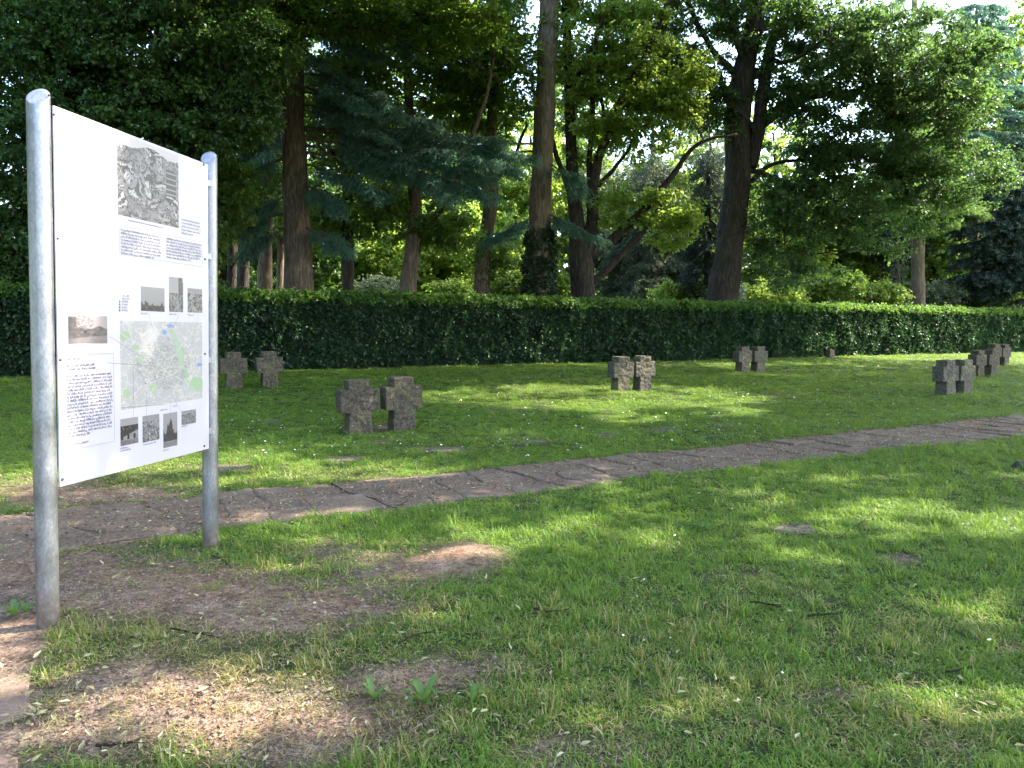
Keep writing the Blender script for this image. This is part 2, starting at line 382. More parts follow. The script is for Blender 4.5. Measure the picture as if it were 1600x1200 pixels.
idx = np.arange(nx*ny).reshape(ny, nx)
q = np.stack([idx[:-1, :-1], idx[:-1, 1:], idx[1:, 1:], idx[1:, :-1]], -1).reshape(-1, 4)
V = np.stack([gx, gy, gz], -1).reshape(-1, 3)
ground = link('ground', mkmesh('ground', V, q, M['ground'], None, True, {'soil': ('POINT', 'FLOAT', sm.ravel())}))
tag(ground, kind='structure')

# ------------------------------------------------------------------ scattering: the mesh holds the clump shapes and the points they stand on
def scatter_group(nvar):
    k = 'scatter_%d' % nvar
    if k in bpy.data.node_groups: return bpy.data.node_groups[k]
    g = bpy.data.node_groups.new(k, 'GeometryNodeTree')
    g.interface.new_socket('Geometry', in_out='INPUT', socket_type='NodeSocketGeometry')
    g.interface.new_socket('Geometry', in_out='OUTPUT', socket_type='NodeSocketGeometry')
    N_ = g.nodes; Lk = g.links; gi = N_.new('NodeGroupInput'); go = N_.new('NodeGroupOutput')
    def na(name, t):
        a = N_.new('GeometryNodeInputNamedAttribute'); a.data_type = t; a.inputs['Name'].default_value = name; return a.outputs['Attribute']
    kind = na('clump', 'INT')
    def sep(i):
        c = N_.new('FunctionNodeCompare'); c.data_type = 'INT'; c.operation = 'EQUAL'
        Lk.new(kind, c.inputs[2]); c.inputs[3].default_value = i
        s = N_.new('GeometryNodeSeparateGeometry'); s.domain = 'POINT'
        Lk.new(gi.outputs[0], s.inputs[0]); Lk.new(c.outputs[0], s.inputs['Selection']); return s.outputs[0]
    gti = N_.new('GeometryNodeGeometryToInstance')
    for i in range(nvar)[::-1]: Lk.new(sep(i), gti.inputs[0])
    iop = N_.new('GeometryNodeInstanceOnPoints')
    Lk.new(sep(100), iop.inputs['Points']); Lk.new(gti.outputs[0], iop.inputs['Instance'])
    iop.inputs['Pick Instance'].default_value = True
    Lk.new(na('pick', 'INT'), iop.inputs['Instance Index'])
    Lk.new(na('rot', 'FLOAT_VECTOR'), iop.inputs['Rotation']); Lk.new(na('scl', 'FLOAT_VECTOR'), iop.inputs['Scale'])
    Lk.new(iop.outputs[0], go.inputs[0]); return g
def scatter(name, variants, P, rot, scl, mats, parent=None, pick=None, dry=None, smoothf=False):
    """variants: list of (V, F(m,3), rnd(m), rnd2(m), mat(m))"""
    Vs, Fs, r1, r2, mi, kd = [], [], [], [], [], []
    off = 0
    for i, (v, f, a, b, m) in enumerate(variants):
        Vs.append(v); Fs.append(f+off); off += len(v); r1.append(a); r2.append(b); mi.append(m); kd.append(np.full(len(v), i))
    nv = off; n = len(P)
    Vs.append(P); kd.append(np.full(n, 100))
    z = lambda d, k=1: np.concatenate([np.zeros((nv, k)) if k > 1 else np.zeros(nv), d])
    pick = rng.integers(0, len(variants), n) if pick is None else pick
    scl = np.asarray(scl, float)
    if scl.ndim == 1: scl = np.stack([scl]*3, 1)
    at_ = {'clump': ('POINT', 'INT', np.concatenate(kd)), 'pick': ('POINT', 'INT', z(pick)), 'rot': ('POINT', 'FLOAT_VECTOR', z(rot, 3)),
           'scl': ('POINT', 'FLOAT_VECTOR', z(scl, 3)), 'rnd': ('FACE', 'FLOAT', np.concatenate(r1)), 'rnd2': ('FACE', 'FLOAT', np.concatenate(r2))}
    if dry is not None: at_['dry'] = ('POINT', 'FLOAT', z(dry))
    me = mkmesh(name, np.concatenate(Vs), [np.concatenate(Fs).astype(np.int32)], mats, np.concatenate(mi), smoothf, at_)
    o = link(name, me, parent)
    md = o.modifiers.new('scatter', 'NODES'); md.node_group = scatter_group(len(variants)); o['kind'] = 'stuff'
    return o

def rotm(yaw, pitch, roll):
    cy, sy, c2, s2, c3, s3 = np.cos(yaw), np.sin(yaw), np.cos(pitch), np.sin(pitch), np.cos(roll), np.sin(roll)
    o, z_ = np.ones_like(cy), np.zeros_like(cy)
    Z = np.stack([np.stack([cy, -sy, z_], -1), np.stack([sy, cy, z_], -1), np.stack([z_, z_, o], -1)], -2)
    X = np.stack([np.stack([o, z_, z_], -1), np.stack([z_, c2, -s2], -1), np.stack([z_, s2, c2], -1)], -2)
    Y = np.stack([np.stack([c3, z_, s3], -1), np.stack([z_, o, z_], -1), np.stack([-s3, z_, c3], -1)], -2)
    return Z@X@Y
def broad_clump(seed, n=34, Rr=.33, L=.11, W=.042, flat=.55, lobes=False):
    r = np.random.default_rng(seed)
    # a few twigs with leaves along them
    P = []; tw = []
    nt_ = 5
    for t in range(nt_):
        a = r.uniform(0, 2*math.pi); el = r.uniform(-.5, .7); d = np.array([math.cos(a)*math.cos(el), math.sin(a)*math.cos(el), math.sin(el)*flat])
        e = d*Rr*r.uniform(.7, 1.1); tw.append(e)
        for k in range(n//nt_): P.append(e*r.uniform(.2, 1.05)+r.normal(0, Rr*.13, 3))
    P = np.array(P); m = len(P); sc = r.uniform(.65, 1.2, m)
    base = np.array([(0, 0, 0), (-W, L*.38, W*.35), (0, L*.45, -.1*W), (W, L*.38, W*.35), (-W*.75, L*.72, W*.1), (W*.75, L*.72, W*.1), (0, L, -W*.5)])
    tri = np.array([(0, 2, 1), (0, 3, 2), (1, 2, 4), (2, 3, 5), (2, 6, 4), (2, 5, 6)])
    yaw = np.arctan2(P[:, 1], P[:, 0])-math.pi/2+r.normal(0, .7, m)
    Mx = rotm(yaw, r.normal(-.35, .45, m), r.normal(0, .5, m))
    V = np.einsum('nij,kj->nki', Mx, base)*sc[:, None, None]+P[:, None]
    Fc = tri[None]+np.arange(m)[:, None, None]*7
    rnd = np.repeat(r.uniform(0, 1, m), 6)
    V = V.reshape(-1, 3); Fc = Fc.reshape(-1, 3); mi = np.zeros(len(Fc), int)
    # twigs
    tv, tf = [], []
    b = len(V)
    for e in tw:
        w = .006; s = np.array([-e[1], e[0], 0]); s = s/(np.linalg.norm(s)+1e-6)*w; u = np.array([0, 0, w])
        k = len(tv); tv += [-s, s, u*1.5, e]; tf += [(b+k, b+k+1, b+k+3), (b+k+1, b+k+2, b+k+3), (b+k+2, b+k, b+k+3)]
    V = np.vstack([V, tv]); Fc = np.vstack([Fc, tf]); rnd = np.concatenate([rnd, np.zeros(len(tf))]); mi = np.concatenate([mi, np.ones(len(tf), int)])
    return V, Fc, rnd, r.uniform(0, 1, len(Fc)), mi
def needle_clump(seed, L=.75, hang=.30, nside=9, nl=.055, nw=.009, per=11):
    """a drooping spray along +X with hanging twiglets covered in needles"""
    r = np.random.default_rng(seed); V, Fc, rnd, mi = [], [], [], []
    def tri(a, b, c, rr, m=0):
        k = len(V); V.extend([a, b, c]); Fc.append((k, k+1, k+2)); rnd.append(rr); mi.append(m)
    def twig(p0, p1, w):
        d = p1-p0; s = np.cross(d, [0, 0, 1.]); s /= np.linalg.norm(s)+1e-6; s *= w; up = np.array([0, 0, w])
        tri(p0-s, p0+s, p1, 0, 1); tri(p0+up, p0-up, p1, 0, 1)
    main = [np.array([L*t, r.normal(0, .01), -.16*L*t*t]) for t in np.linspace(0, 1, 6)]
    for a, b in zip(main[:-1], main[1:]): twig(a, b, .006)
    for i in range(nside*2):
        t = (i//2+r.uniform(0, .8))/nside; sd = 1 if i % 2 else -1
        b = np.array([L*t, 0, -.16*L*t*t]); ln = hang*(1-.55*t)*r.uniform(.6, 1.15)
        dr = np.array([r.uniform(.35, .8), sd*r.uniform(.5, .95), -r.uniform(.35, 1.0)]); dr /= np.linalg.norm(dr)
        e = b+dr*ln; twig(b, e, .004); rr = r.uniform(0, 1)
        for k in range(per):
            s_ = k/per; p = b+(e-b)*s_+np.array([0, 0, -.03*s_*s_])
            dd = dr*.6+r.normal(0, .55, 3); dd /= np.linalg.norm(dd); sd2 = np.cross(dd, r.normal(0, 1, 3)); sd2 /= np.linalg.norm(sd2)+1e-6
            ll = nl*r.uniform(.7, 1.3)
            tri(p-sd2*nw, p+sd2*nw, p+dd*ll, min(1, max(0, rr*.6+r.uniform(0, .4))))
    Fc = np.array(Fc); return np.array(V), Fc, np.array(rnd), r.uniform(0, 1, len(Fc)), np.array(mi)
BR = [broad_clump(i) for i in range(5)]
BRB = [broad_clump(20+i, 30, .34, .15, .06) for i in range(4)]           # big, coarse leaves for far crowns
HB = [broad_clump(40+i, 30, .16, .085, .030, .8) for i in range(5)]
NB = [needle_clump(60+i) for i in range(4)]
NL = [needle_clump(70+i, .8, .55, 8, .07, .012, 14) for i in range(4)]    # long hanging twiglets
NF = [needle_clump(80+i, .9, .22, 10, .09, .02, 8) for i in range(3)]

# ------------------------------------------------------------------ path slabs
path = empty('stone_path', (0, 0, 0)); tag(path, kind='structure'); path.name = 'path'
def slab_row(parent, a0, a1, b0, b1, la, nb, f, mat, seed):
    """slabs from a0 to a1 along, nb across between b0 and b1; f maps (a,b) to x,y"""
    r = random.Random(seed); rows = []; a = a0
    while a < a1: rows.append(a); a += la*r.uniform(.75, 1.25)
    grid = {}
    for i, a in enumerate(rows):
        for j in range(nb+1):
            bb = b0+(b1-b0)*j/nb + r.uniform(-.07, .07)
            grid[i, j] = (a+r.uniform(-.11, .11), bb)
    for i in range(len(rows)-1):
        j = 0
        while j < nb:
            w = 2 if (j < nb-1 and r.random() < .16) else 1
            c = [grid[i, j], grid[i, j+w], grid[i+1, j+w], grid[i+1, j]]
            j += w
            # outline with extra jittered points
            out = []
            for k in range(4):
                p, q_ = c[k], c[(k+1) % 4]; out.append(p)
                t = r.uniform(.35, .65); out.append((p[0]+(q_[0]-p[0])*t+r.uniform(-.028, .028), p[1]+(q_[1]-p[1])*t+r.uniform(-.028, .028)))
            cx = sum(p[0] for p in out)/8; cy = sum(p[1] for p in out)/8
            top, mid = [], []
            tx, ty, dz = r.uniform(-.03, .03), r.uniform(-.03, .03), r.uniform(-.006, .011)
            X0, Y0 = f(cx, cy); z0 = float(hgt(X0, Y0))-.006
            for (pa, pb) in out:
                d = math.hypot(pa-cx, pb-cy); e1 = r.uniform(.006, .022); g1 = (d-e1)/d; g2 = (d-e1-.02)/d
                for g, L_, zz in ((g1, mid, .000), (g2, top, .011)):
                    qa, qb = cx+(pa-cx)*g, cy+(pb-cy)*g; x, y = f(qa, qb)
                    L_.append((x-X0, y-Y0, zz+dz+(qa-cx)*tx+(qb-cy)*ty))
            bot = [(x, y, -.05) for x, y, z in mid]
            Vv = bot+mid+top+[(0, 0, .012+dz)]; Fs = []
            for k in range(8):
                k2 = (k+1) % 8
                Fs += [(k, k2, 8+k2, 8+k), (8+k, 8+k2, 16+k2, 16+k), (16+k, 16+k2, 24)]
            me = mkmesh('slab', Vv, Fs, mat, None, False, {'tone': ('POINT', 'FLOAT', np.full(25, r.random()))})
            link('slab', me, parent, (X0, Y0, z0))
slab_row(path, -5, 21, 6.25, 7.62, .43, 4, lambda a, b: xy(a, b), M['slab'], 3)
path2 = empty('side_path', (0, 0, 0)); tag(path2, kind='structure')
slab_row(path2, -.5, 4.5, -1.6, -.26, .52, 3, lambda a, b: xy(b, a), M['slab_red'], 5)

# ------------------------------------------------------------------ grass
def tuft(seed, n=26, Rr=.06, L=.075, W=.0022, lean=.5):
    r = np.random.default_rng(seed); a = r.uniform(0, 2*math.pi, n); d = Rr*np.sqrt(r.uniform(0, 1, n))
    b = np.stack([np.cos(a)*d, np.sin(a)*d, np.full(n, -.006)], 1)
    az = r.uniform(0, 2*math.pi, n); ln = L*r.uniform(.45, 1.25, n); le = np.abs(r.normal(lean, .35, n))
    h = np.stack([np.cos(az), np.sin(az), np.zeros(n)], 1); sd = np.stack([-np.sin(az), np.cos(az), np.zeros(n)], 1)
    w = W*r.uniform(.7, 1.4, n)[:, None]
    up = np.array([0, 0, 1.])
    m1 = b+h*(ln*np.sin(le)*.35)[:, None]+up*(ln*np.cos(le*.6)*.55)[:, None]
    t = b+h*(ln*np.sin(le)*1.0)[:, None]+up*(ln*np.cos(le)*.9)[:, None]
    V = np.stack([b-sd*w, b+sd*w, m1-sd*w*.9, m1+sd*w*.9, t], 1).reshape(-1, 3)
    Fc = (np.array([(0, 1, 3), (0, 3, 2), (2, 3, 4)])[None]+np.arange(n)[:, None, None]*5).reshape(-1, 3)
    return V, Fc, np.repeat(r.uniform(0, 1, n), 3), np.repeat(r.uniform(0, 1, n), 3), np.zeros(len(Fc), int)
TF = [tuft(100+i, 28, .06, .066, .0022, 1.0) for i in range(5)]+[tuft(110, 30, .035, .11, .0025, .7), tuft(111, 22, .07, .05, .0035, 1.35)]
pts = []
def lawn_points(y0, y1, dens, marg=1.0):
    A = []
    n = int((y1-y0)*(2*(.70*y1+marg))*dens)
    y = rng.uniform(y0, y1, n); x = rng.uniform(-(.70*y1+marg), .70*y1+marg, n)
    k = (np.abs(x) < .70*y+marg); x, y = x[k], y[k]
    s, nn = sn(x, y); k = nn < 23.5; return x[k], y[k]
GX, GY, GS, GH = [], [], [], []
for y0, y1, dn, sc in ((1.7, 4, 620, .85), (4, 6.5, 430, 1), (6.5, 10, 250, 1.2), (10, 16, 130, 1.5), (16, 26, 62, 2.0), (26, 50, 26, 2.8)):
    x, y = lawn_points(y0, y1, dn); GX.append(x); GY.append(y); GS.append(np.full(len(x), sc)); GH.append(np.full(len(x), min(1.25, .85+.12*sc)))
x = np.concatenate(GX); y = np.concatenate(GY); gs = np.concatenate(GS); gh = np.concatenate(GH)
so, pa = soilmask(x, y)
keep = rng.uniform(0, 1, len(x)) < np.maximum(np.clip(1-so*1.02, .10, 1)**1.5, .06*(pa > .25))*(1-.25*blobs(*project(x, y, hgt(x, y)), DRY))
keep &= ~((pa > .6) & (rng.uniform(0, 1, len(x)) < .95))
x, y, gs, gh, so = x[keep], y[keep], gs[keep], gh[keep], so[keep]
z = hgt(x, y); gpx, gpy = project(x, y, z)
hn = noise2(x, y, 1.1, 31, 3); s_, n_ = sn(x, y)
h = gh*(.35+1.15*hn)*rng.uniform(.7, 1.25, len(x))
h *= np.where(n_ > 7.6, .85, 1.0)*(1-.5*so)
dry = np.clip(blobs(gpx, gpy, DRY)*1.35+so*.4+.10*(n_ < 6.2)+(noise2(x, y, .9, 36, 2)-.5)*.35, 0, 1)
w = gs*rng.uniform(.85, 1.2, len(x))
pick = rng.choice(7, len(x), p=[.16, .16, .16, .15, .15, .06, .16])
scatter('lawn_grass', TF, np.stack([x, y, z-.004], 1), np.stack([rng.normal(0, .12, len(x)), rng.normal(0, .12, len(x)), rng.uniform(0, 6.28, len(x))], 1),
        np.stack([w, w, h], 1), M['grass'], None, pick, dry)
tag(bpy.data.objects['lawn_grass'], 'green mown lawn grass around the path and stone crosses, thin and yellowish near the board', 'grass')

# ------------------------------------------------------------------ the information board
def post_axis(base, top):                       # pixel rays -> base point and leaning axis
    b = gp(*base); return b
PB1 = gp(75, 977); PB2 = gp(329, 853)
bd = np.array([PB2[0]-PB1[0], PB2[1]-PB1[1]]); W_B = np.linalg.norm(bd); bd /= W_B
bn = np.array([bd[1], -bd[0]])                   # face towards the lawn
# both posts lean a little together (about one degree), so the frame of the board leans too
lean = R(-1.35)
board = empty('information_board', (PB1[0], PB1[1], PB1[2]), 'white information board with photographs and a city map between two galvanised steel posts', 'sign')
board.rotation_euler = (Matrix.Rotation(-lean, 3, 'Y')@Matrix.Rotation(math.atan2(bd[1], bd[0]), 3, 'Z')).to_euler()
bpy.context.view_layer.update()
MW = np.array(board.rotation_euler.to_matrix()); ORG = np.array(PB1)
def hit_board(px, py, off=.052):
    """local (along, height) of the point of the board face seen at a picture position"""
    o = MW.T@(np.array([0, 0, EYE])-ORG); d = MW.T@ray(px, py); t = (-off-o[1])/d[1]; p = o+d*t; return p[0], p[2]
# posts
def post(x0, hgt_top, r, name='post'):
    mb = MB(); seg = 40; a = np.arange(seg)*2*math.pi/seg
    # oblique cut at the top, closed by a welded, slightly domed cap
    zt = hgt_top - .095 + .095*np.clip(.5+.5*np.cos(a-R(20)), 0, 1)
    zs = [-.3, .0, .5, 1, 1.5, 2, 2.5]
    V = [np.stack([np.cos(a)*r, np.sin(a)*r, np.full(seg, q_)], 1) for q_ in zs]
    V.append(np.stack([np.cos(a)*r, np.sin(a)*r, zt-.012], 1)); V.append(np.stack([np.cos(a)*r*.96, np.sin(a)*r*.96, zt-.003], 1))
    V.append(np.stack([np.cos(a)*r*.88, np.sin(a)*r*.88, zt+.000], 1)); V.append(np.stack([np.cos(a)*r*.45, np.sin(a)*r*.45, (zt+hgt_top-.0475)/2+.008], 1))
    V.append(np.array([[0, 0, hgt_top-.0475+.012]])); V = np.concatenate(V); Fs = []
    for i in range(10):
        for j in range(seg): b = (j+1) % seg; Fs.append((i*seg+j, i*seg+b, (i+1)*seg+b, (i+1)*seg+j))
    for j in range(seg): Fs.append((10*seg+j, 10*seg+(j+1) % seg, 11*seg))
    mb.add(V, Fs); o = mb.build(name, [M['galv']], board, True, (x0, 0, 0))
    return o
top1 = 2.83; RP = .054
# heights from the picture
def local_h(px, py, x0):
    o = MW.T@(np.array([0, 0, EYE])-ORG); d = MW.T@ray(px, py)
    # closest approach to the vertical axis at x0
    t = ((x0-o[0])*d[0]+(-o[1])*d[1])/(d[0]**2+d[1]**2); return (o+d*t)[2]
h1 = local_h(58, 134, 0); h2 = local_h(332, 235, W_B)
dz2 = PB2[2]-PB1[2]
p1 = post(0, h1, RP); p2 = post(W_B, h2, RP)
for pp, hh in ((p1, h1), (p2, h2)):
    mb = MB(); mb.tube([(0, -RP-.001, 0), (0, -RP+.004, 0)], [.006, .006], 10); q_ = mb.build('bolt_hole', [M['hole']], pp); q_.location = (.012, 0, hh-.045)
# panel
xl = RP*.75; xr, zTR = hit_board(325, 253); _, zBR = hit_board(325, 703)
z1 = hit_board(75, 167)[1]; z0_ = hit_board(88, 760)[1]
ztop = (zTR+z1)/2; zbot = (zBR+z0_)/2
print('BOARD', W_B, h1, h2, 'xr', xr, 'top', z1, zTR, 'bot', z0_, zBR)
bm = bmesh.new(); bmesh.ops.create_cube(bm, size=1)
for v in bm.verts: v.co = Vector((xl+(v.co.x+.5)*(xr-xl), -.052+.008*(v.co.y+.5), zbot+(v.co.z+.5)*(ztop-zbot)))
bmesh.ops.bevel(bm, geom=list(bm.edges), offset=.0015, segments=1)
me = bpy.data.meshes.new('panel'); bm.to_mesh(me); me.materials.append(M['panel']); panel = link('panel', me, board)
# prints on the panel: each a thin printed sheet 1 mm proud
FY = -.0525
def on_panel(o): o.location = (0, FY, 0); return o
def quad_grid(name, corners, nx, nyy, fcol, label=None):
    """corners in picture px: TL, TR, BR, BL; fcol(u,v)-> rgb arrays"""
    c = [hit_board(*p) for p in corners]
    x0 = (c[0][0]+c[3][0])/2; x1 = (c[1][0]+c[2][0])/2; za = (c[0][1]+c[1][1])/2; zb = (c[2][1]+c[3][1])/2
    u = np.linspace(0, 1, nx+1); v = np.linspace(0, 1, nyy+1); uu, vv = np.meshgrid(u, v)
    Vv = np.stack([x0+(x1-x0)*uu, np.zeros_like(uu), za+(zb-za)*vv], -1).reshape(-1, 3)
    ix = np.arange((nx+1)*(nyy+1)).reshape(nyy+1, nx+1)
    q_ = np.stack([ix[:-1, :-1], ix[1:, :-1], ix[1:, 1:], ix[:-1, 1:]], -1).reshape(-1, 4)
    uc, vc = np.meshgrid((u[:-1]+u[1:])/2, (v[:-1]+v[1:])/2)
    col = fcol(uc.ravel(), vc.ravel())*(.36 if name == 'photograph' else .56); col = np.clip(np.concatenate([col, np.ones((len(col), 1))], 1), 0, 1)
    me = mkmesh(name, Vv, q_, M['print'], None, False, {'ink': ('FACE', 'FLOAT_COLOR', col)})
    o = link(name, me, panel); on_panel(o)
    if label: o['label'] = label
    return o, (x0, x1, za, zb)
def N2(u, v, fr, seed, oc=3): return noise2(np.asarray(u)*3, np.asarray(v)*3, fr, seed, oc)
def grey(g, tint=(1, .96, .97)): g = np.clip(g, 0, 1)[:, None]; return g*np.array(tint)
def pic_ruin(u, v):
    n = N2(u, v, 5, 50, 4); m = N2(u, v, 14, 51, 2); wu = u*8.5+(N2(u, v, 2, 52, 2)-.5)*5; wv = v*9+(N2(u, v, 2, 53, 2)-.5)*5-.25*wu
    ci, cj = np.floor(wu).astype(np.int64), np.floor(wv).astype(np.int64); fu, fv = wu-ci, wv-cj; h = hash3(ci, cj, ci*0, 4)
    wall = .30+.55*h; roof = fv < .38-.5*np.abs(fu-.5)+.12*h; g = np.where(roof, .12+.45*(1-h), wall)
    g = np.where((np.sin(fu*19) > .45) & (np.sin(fv*17) > .3) & ~roof & (h > .3), .07, g); g = np.where((fu < .10) | (fv > .93), .10, g)
    g = np.where(n > .60, .80-.6*m, g); g = g+(m-.5)*.55
    tw = (np.abs(u-.56) < .045-.03*np.maximum(0, .25-v)) & (v > .12) & (v < .62); g = np.where(tw, .16+.3*(m > .55), g)
    tw = (np.abs(u-.86) < .09) & (v > .22+.5*np.abs(u-.86)) & (v < .6); g = np.where(tw, .18+.35*(np.sin(v*90) > .6), g)
    g = np.where(v < .09+.04*np.sin(u*9), .85, g); return grey(np.clip(g, 0, 1)**1.5*1.25, (1, .93, .93))
def pic_trees(seed, horizon=.62, dark=.06, tree=.5, ground=.35):
    def f(u, v):
        n = N2(u, v, 3, seed, 3); m = N2(u, v, 9, seed+5, 3)
        top = horizon-tree*np.maximum(0, N2(u, u*0, 1.6, seed+9, 3)-.42)*2
        g = np.where(v < top, .62-.12*v, dark+.28*np.maximum(0, m-.4)); g = np.where(v > .82, ground+(m-.5)*.5, g); return grey(g)
    return f
def pic_busy(seed, base=.38, c=1.6):
    def f(u, v):
        n = N2(u, v, 4, seed, 4); m = N2(u, v, 9, seed+3, 2); g = base+(n-.5)*c+(m-.5)*c; g = np.where((v < .22) & (n < .6), .62, g); return grey(g*.85)
    return f
def pic_house(u, v):
    n = N2(u, v, 5, 91, 3); g = .5+(n-.5)*.5
    g = np.where(v < .28+.1*np.abs(u-.6), .60, g); g = np.where((v > .28) & (v < .62-.25*u+.1), .05+.2*(n > .6), g)
    g = np.where((v > .62) & (v < .8) & (np.sin(u*18) > .55), .04, g); g = np.where(v > .82, .3+(n-.5)*.6, g); return grey(g)
def pic_tower(u, v):
    n = N2(u, v, 5, 95, 4); g = .35+(n-.5)*1.8; g = np.where((v < .45) & (u < .68), .66, g); g = np.where((u > .66) & (v < .5), .22+(n-.5)*.5, g)
    g = np.where((v < .12) & ~((u > .68) & (u < .93)), .66, g); return grey(g)
def pic_street(u, v):
    n = N2(u, v, 4, 98, 4); m = N2(u, v, 10, 99, 2); tree = np.exp(-((u-.38)/.25)**2-((v-.25)/.25)**2)
    g = .72+0*u; g = np.where(v > .42-.32*(u < .14)+.05*np.sin(u*14), .16+(n-.45)*.7, g); g = np.where((tree > .35) & (m > .48), .35, g)
    g = np.where((u < .2) & (v > .06) & (v < .85), .24+(n-.5)*.6, g); g = np.where(v > .82-.12*u, .42+(n-.5)*.3, g); return grey(g, (1, .86, .86))
def pic_map(u, v):
    n = N2(u, v, 2.2, 70, 3); col = np.tile(np.array([.57, .56, .56]), (len(u), 1)); col *= (1+(n-.5)*.14)[:, None]
    dn0 = np.exp(-((u-.5)/.34)**2-((v-.52)/.34)**2)
    for q_, (fr_, w_, a_) in enumerate(((3, .010, .55), (6, .016, .42), (11, .03, .34), (18, .05, .30))):
        ln = np.abs(N2(u+.13*q_, v, fr_, 170+q_, 2)-.5) < w_; k = ln & ((q_ < 2) | (dn0*(.4+1.2*n) > .42)); col[k] = (.52*col[k]+.48*np.array((a_, a_, a_*1.02))) if q_ > 1 else (.74, .72, .66)
    blk = N2(u, v, 16, 71, 1); dens = np.exp(-((u-.5)/.28)**2-((v-.55)/.3)**2)
    col *= (1-.16*dens*(blk > .45))[:, None]
    # parks
    def ell(a, b, rx, ry): return ((u-a)/rx)**2+((v-b)/ry)**2 < 1+.5*(n-.5)
    green = ell(.92, .80, .10, .09) | ell(.36, .80, .04, .06) | ell(.20, .45, .045, .03) | ell(.77, .66, .03, .06) | ell(.06, .82, .035, .05) | ell(.16, .30, .04, .03) | ell(.05, .17, .06, .05)
    river = np.abs(u-(.52+.20*v+.10*np.sin(v*4)))-.03*(v < .55)*(v > .1)-.008 < 0
    col[green] = (.42, .58, .36); col[river & (v < .62) & (v > .08)] = (.45, .58, .42)
    blue = ell(.50, .13, .03, .03) | ell(.57, .05, .04, .025) | ell(.96, .55, .04, .025)
    col[blue] = (.25, .40, .72)
    for (a, b, c, w, cc) in ((.2, .9, .0, .006, (.68, .64, .52)), (-.55, .95, .0, .006, (.68, .64, .52)), (.9, .1, .0, .005, (.66, .66, .66)), (1.4, -.1, 0, .005, (.66, .62, .50)), (-1.3, 1.25, 0, .005, (.66, .66, .66)), (0.05, .55, 0, .006, (.68, .64, .52))):
        k = np.abs(v-(a*u+b)+.03*np.sin(u*12+a*5)) < w*2; col[k] = col[k]*.5+np.array(cc)*.5
    rings = 0*u > 1 #(np.hypot((u-.5)*1.0, (v-.5)*1.1)-.26+.02*(n-.5)) 
    col[rings] = (.68, .64, .54)
    lab = (N2(u*2.2, v*5, 7, 75, 1) > .80) & (dens > .15); col[lab] = (.25, .25, .28)
    return col
quad_grid('photograph', [(182, 208), (279, 241), (279, 357), (184, 335)], 84, 96, pic_ruin, 'large sepia print of a ruined town seen from above')
quad_grid('photograph', [(220, 448), (257, 450), (257, 487), (220, 486)], 32, 30, pic_trees(200, .78, .07, .75, .07), 'grey print of treetops under open sky')
quad_grid('photograph', [(264, 434), (286, 433), (286, 488), (264, 487)], 24, 46, pic_tower, 'tall grey print with a tower')
quad_grid('photograph', [(293, 451), (316, 451), (316, 489), (293, 488)], 26, 36, pic_busy(230, .42, 1.9), 'small grey print of bare trees')
quad_grid('photograph', [(106, 482), (167, 504), (168, 537), (107, 537)], 60, 52, pic_street, 'sepia print of a street with trees')
quad_grid('photograph', [(188, 654), (216, 652), (216, 692), (188, 697)], 32, 44, pic_house, 'grey print of a collapsed house')
quad_grid('photograph', [(222, 650), (249, 647), (249, 687), (223, 691)], 32, 44, pic_busy(250, .45, 1.7), 'grey print of rubble and trees')
quad_grid('photograph', [(255, 646), (277, 644), (277, 696), (255, 700)], 26, 50, pic_trees(260, .62, .06, .8, .4), 'tall grey print of a road between trees')
quad_grid('photograph', [(283, 642), (306, 640), (306, 661), (284, 664)], 26, 24, pic_busy(270, .45, 1.6), 'small grey print of a building')
_, MAP = quad_grid('city_map', [(187, 502), (316, 503), (316, 625), (189, 638)], 190, 190, pic_map, 'pale city map with green parks and blue ponds')
# lines, frames and text: flat print as thin raised ink
def line(mb, p, q_, w=.0016, y=-.0006):
    p = np.array(p); q_ = np.array(q_); d = q_-p; L_ = np.linalg.norm(d); d = d/L_; n = np.array([-d[1], d[0]])*w/2
    P4 = [p-n, q_-n, q_+n, p+n]; mb.add([(a[0], y, a[1]) for a in P4], [(0, 1, 2, 3)])
H = hit_board
def frame(corners, w=.0016, name='text_frame'):
    mb = MB(); c = [H(*p) for p in corners]; x0 = (c[0][0]+c[3][0])/2; x1 = (c[1][0]+c[2][0])/2; za = (c[0][1]+c[1][1])/2; zb = (c[2][1]+c[3][1])/2
    for a, b in (((x0, za), (x1, za)), ((x1, za), (x1, zb)), ((x1, zb), (x0, zb)), ((x0, zb), (x0, za))): line(mb, a, b, w)
    on_panel(mb.build(name, [M['inkgrey']], panel)); return x0, x1, za, zb
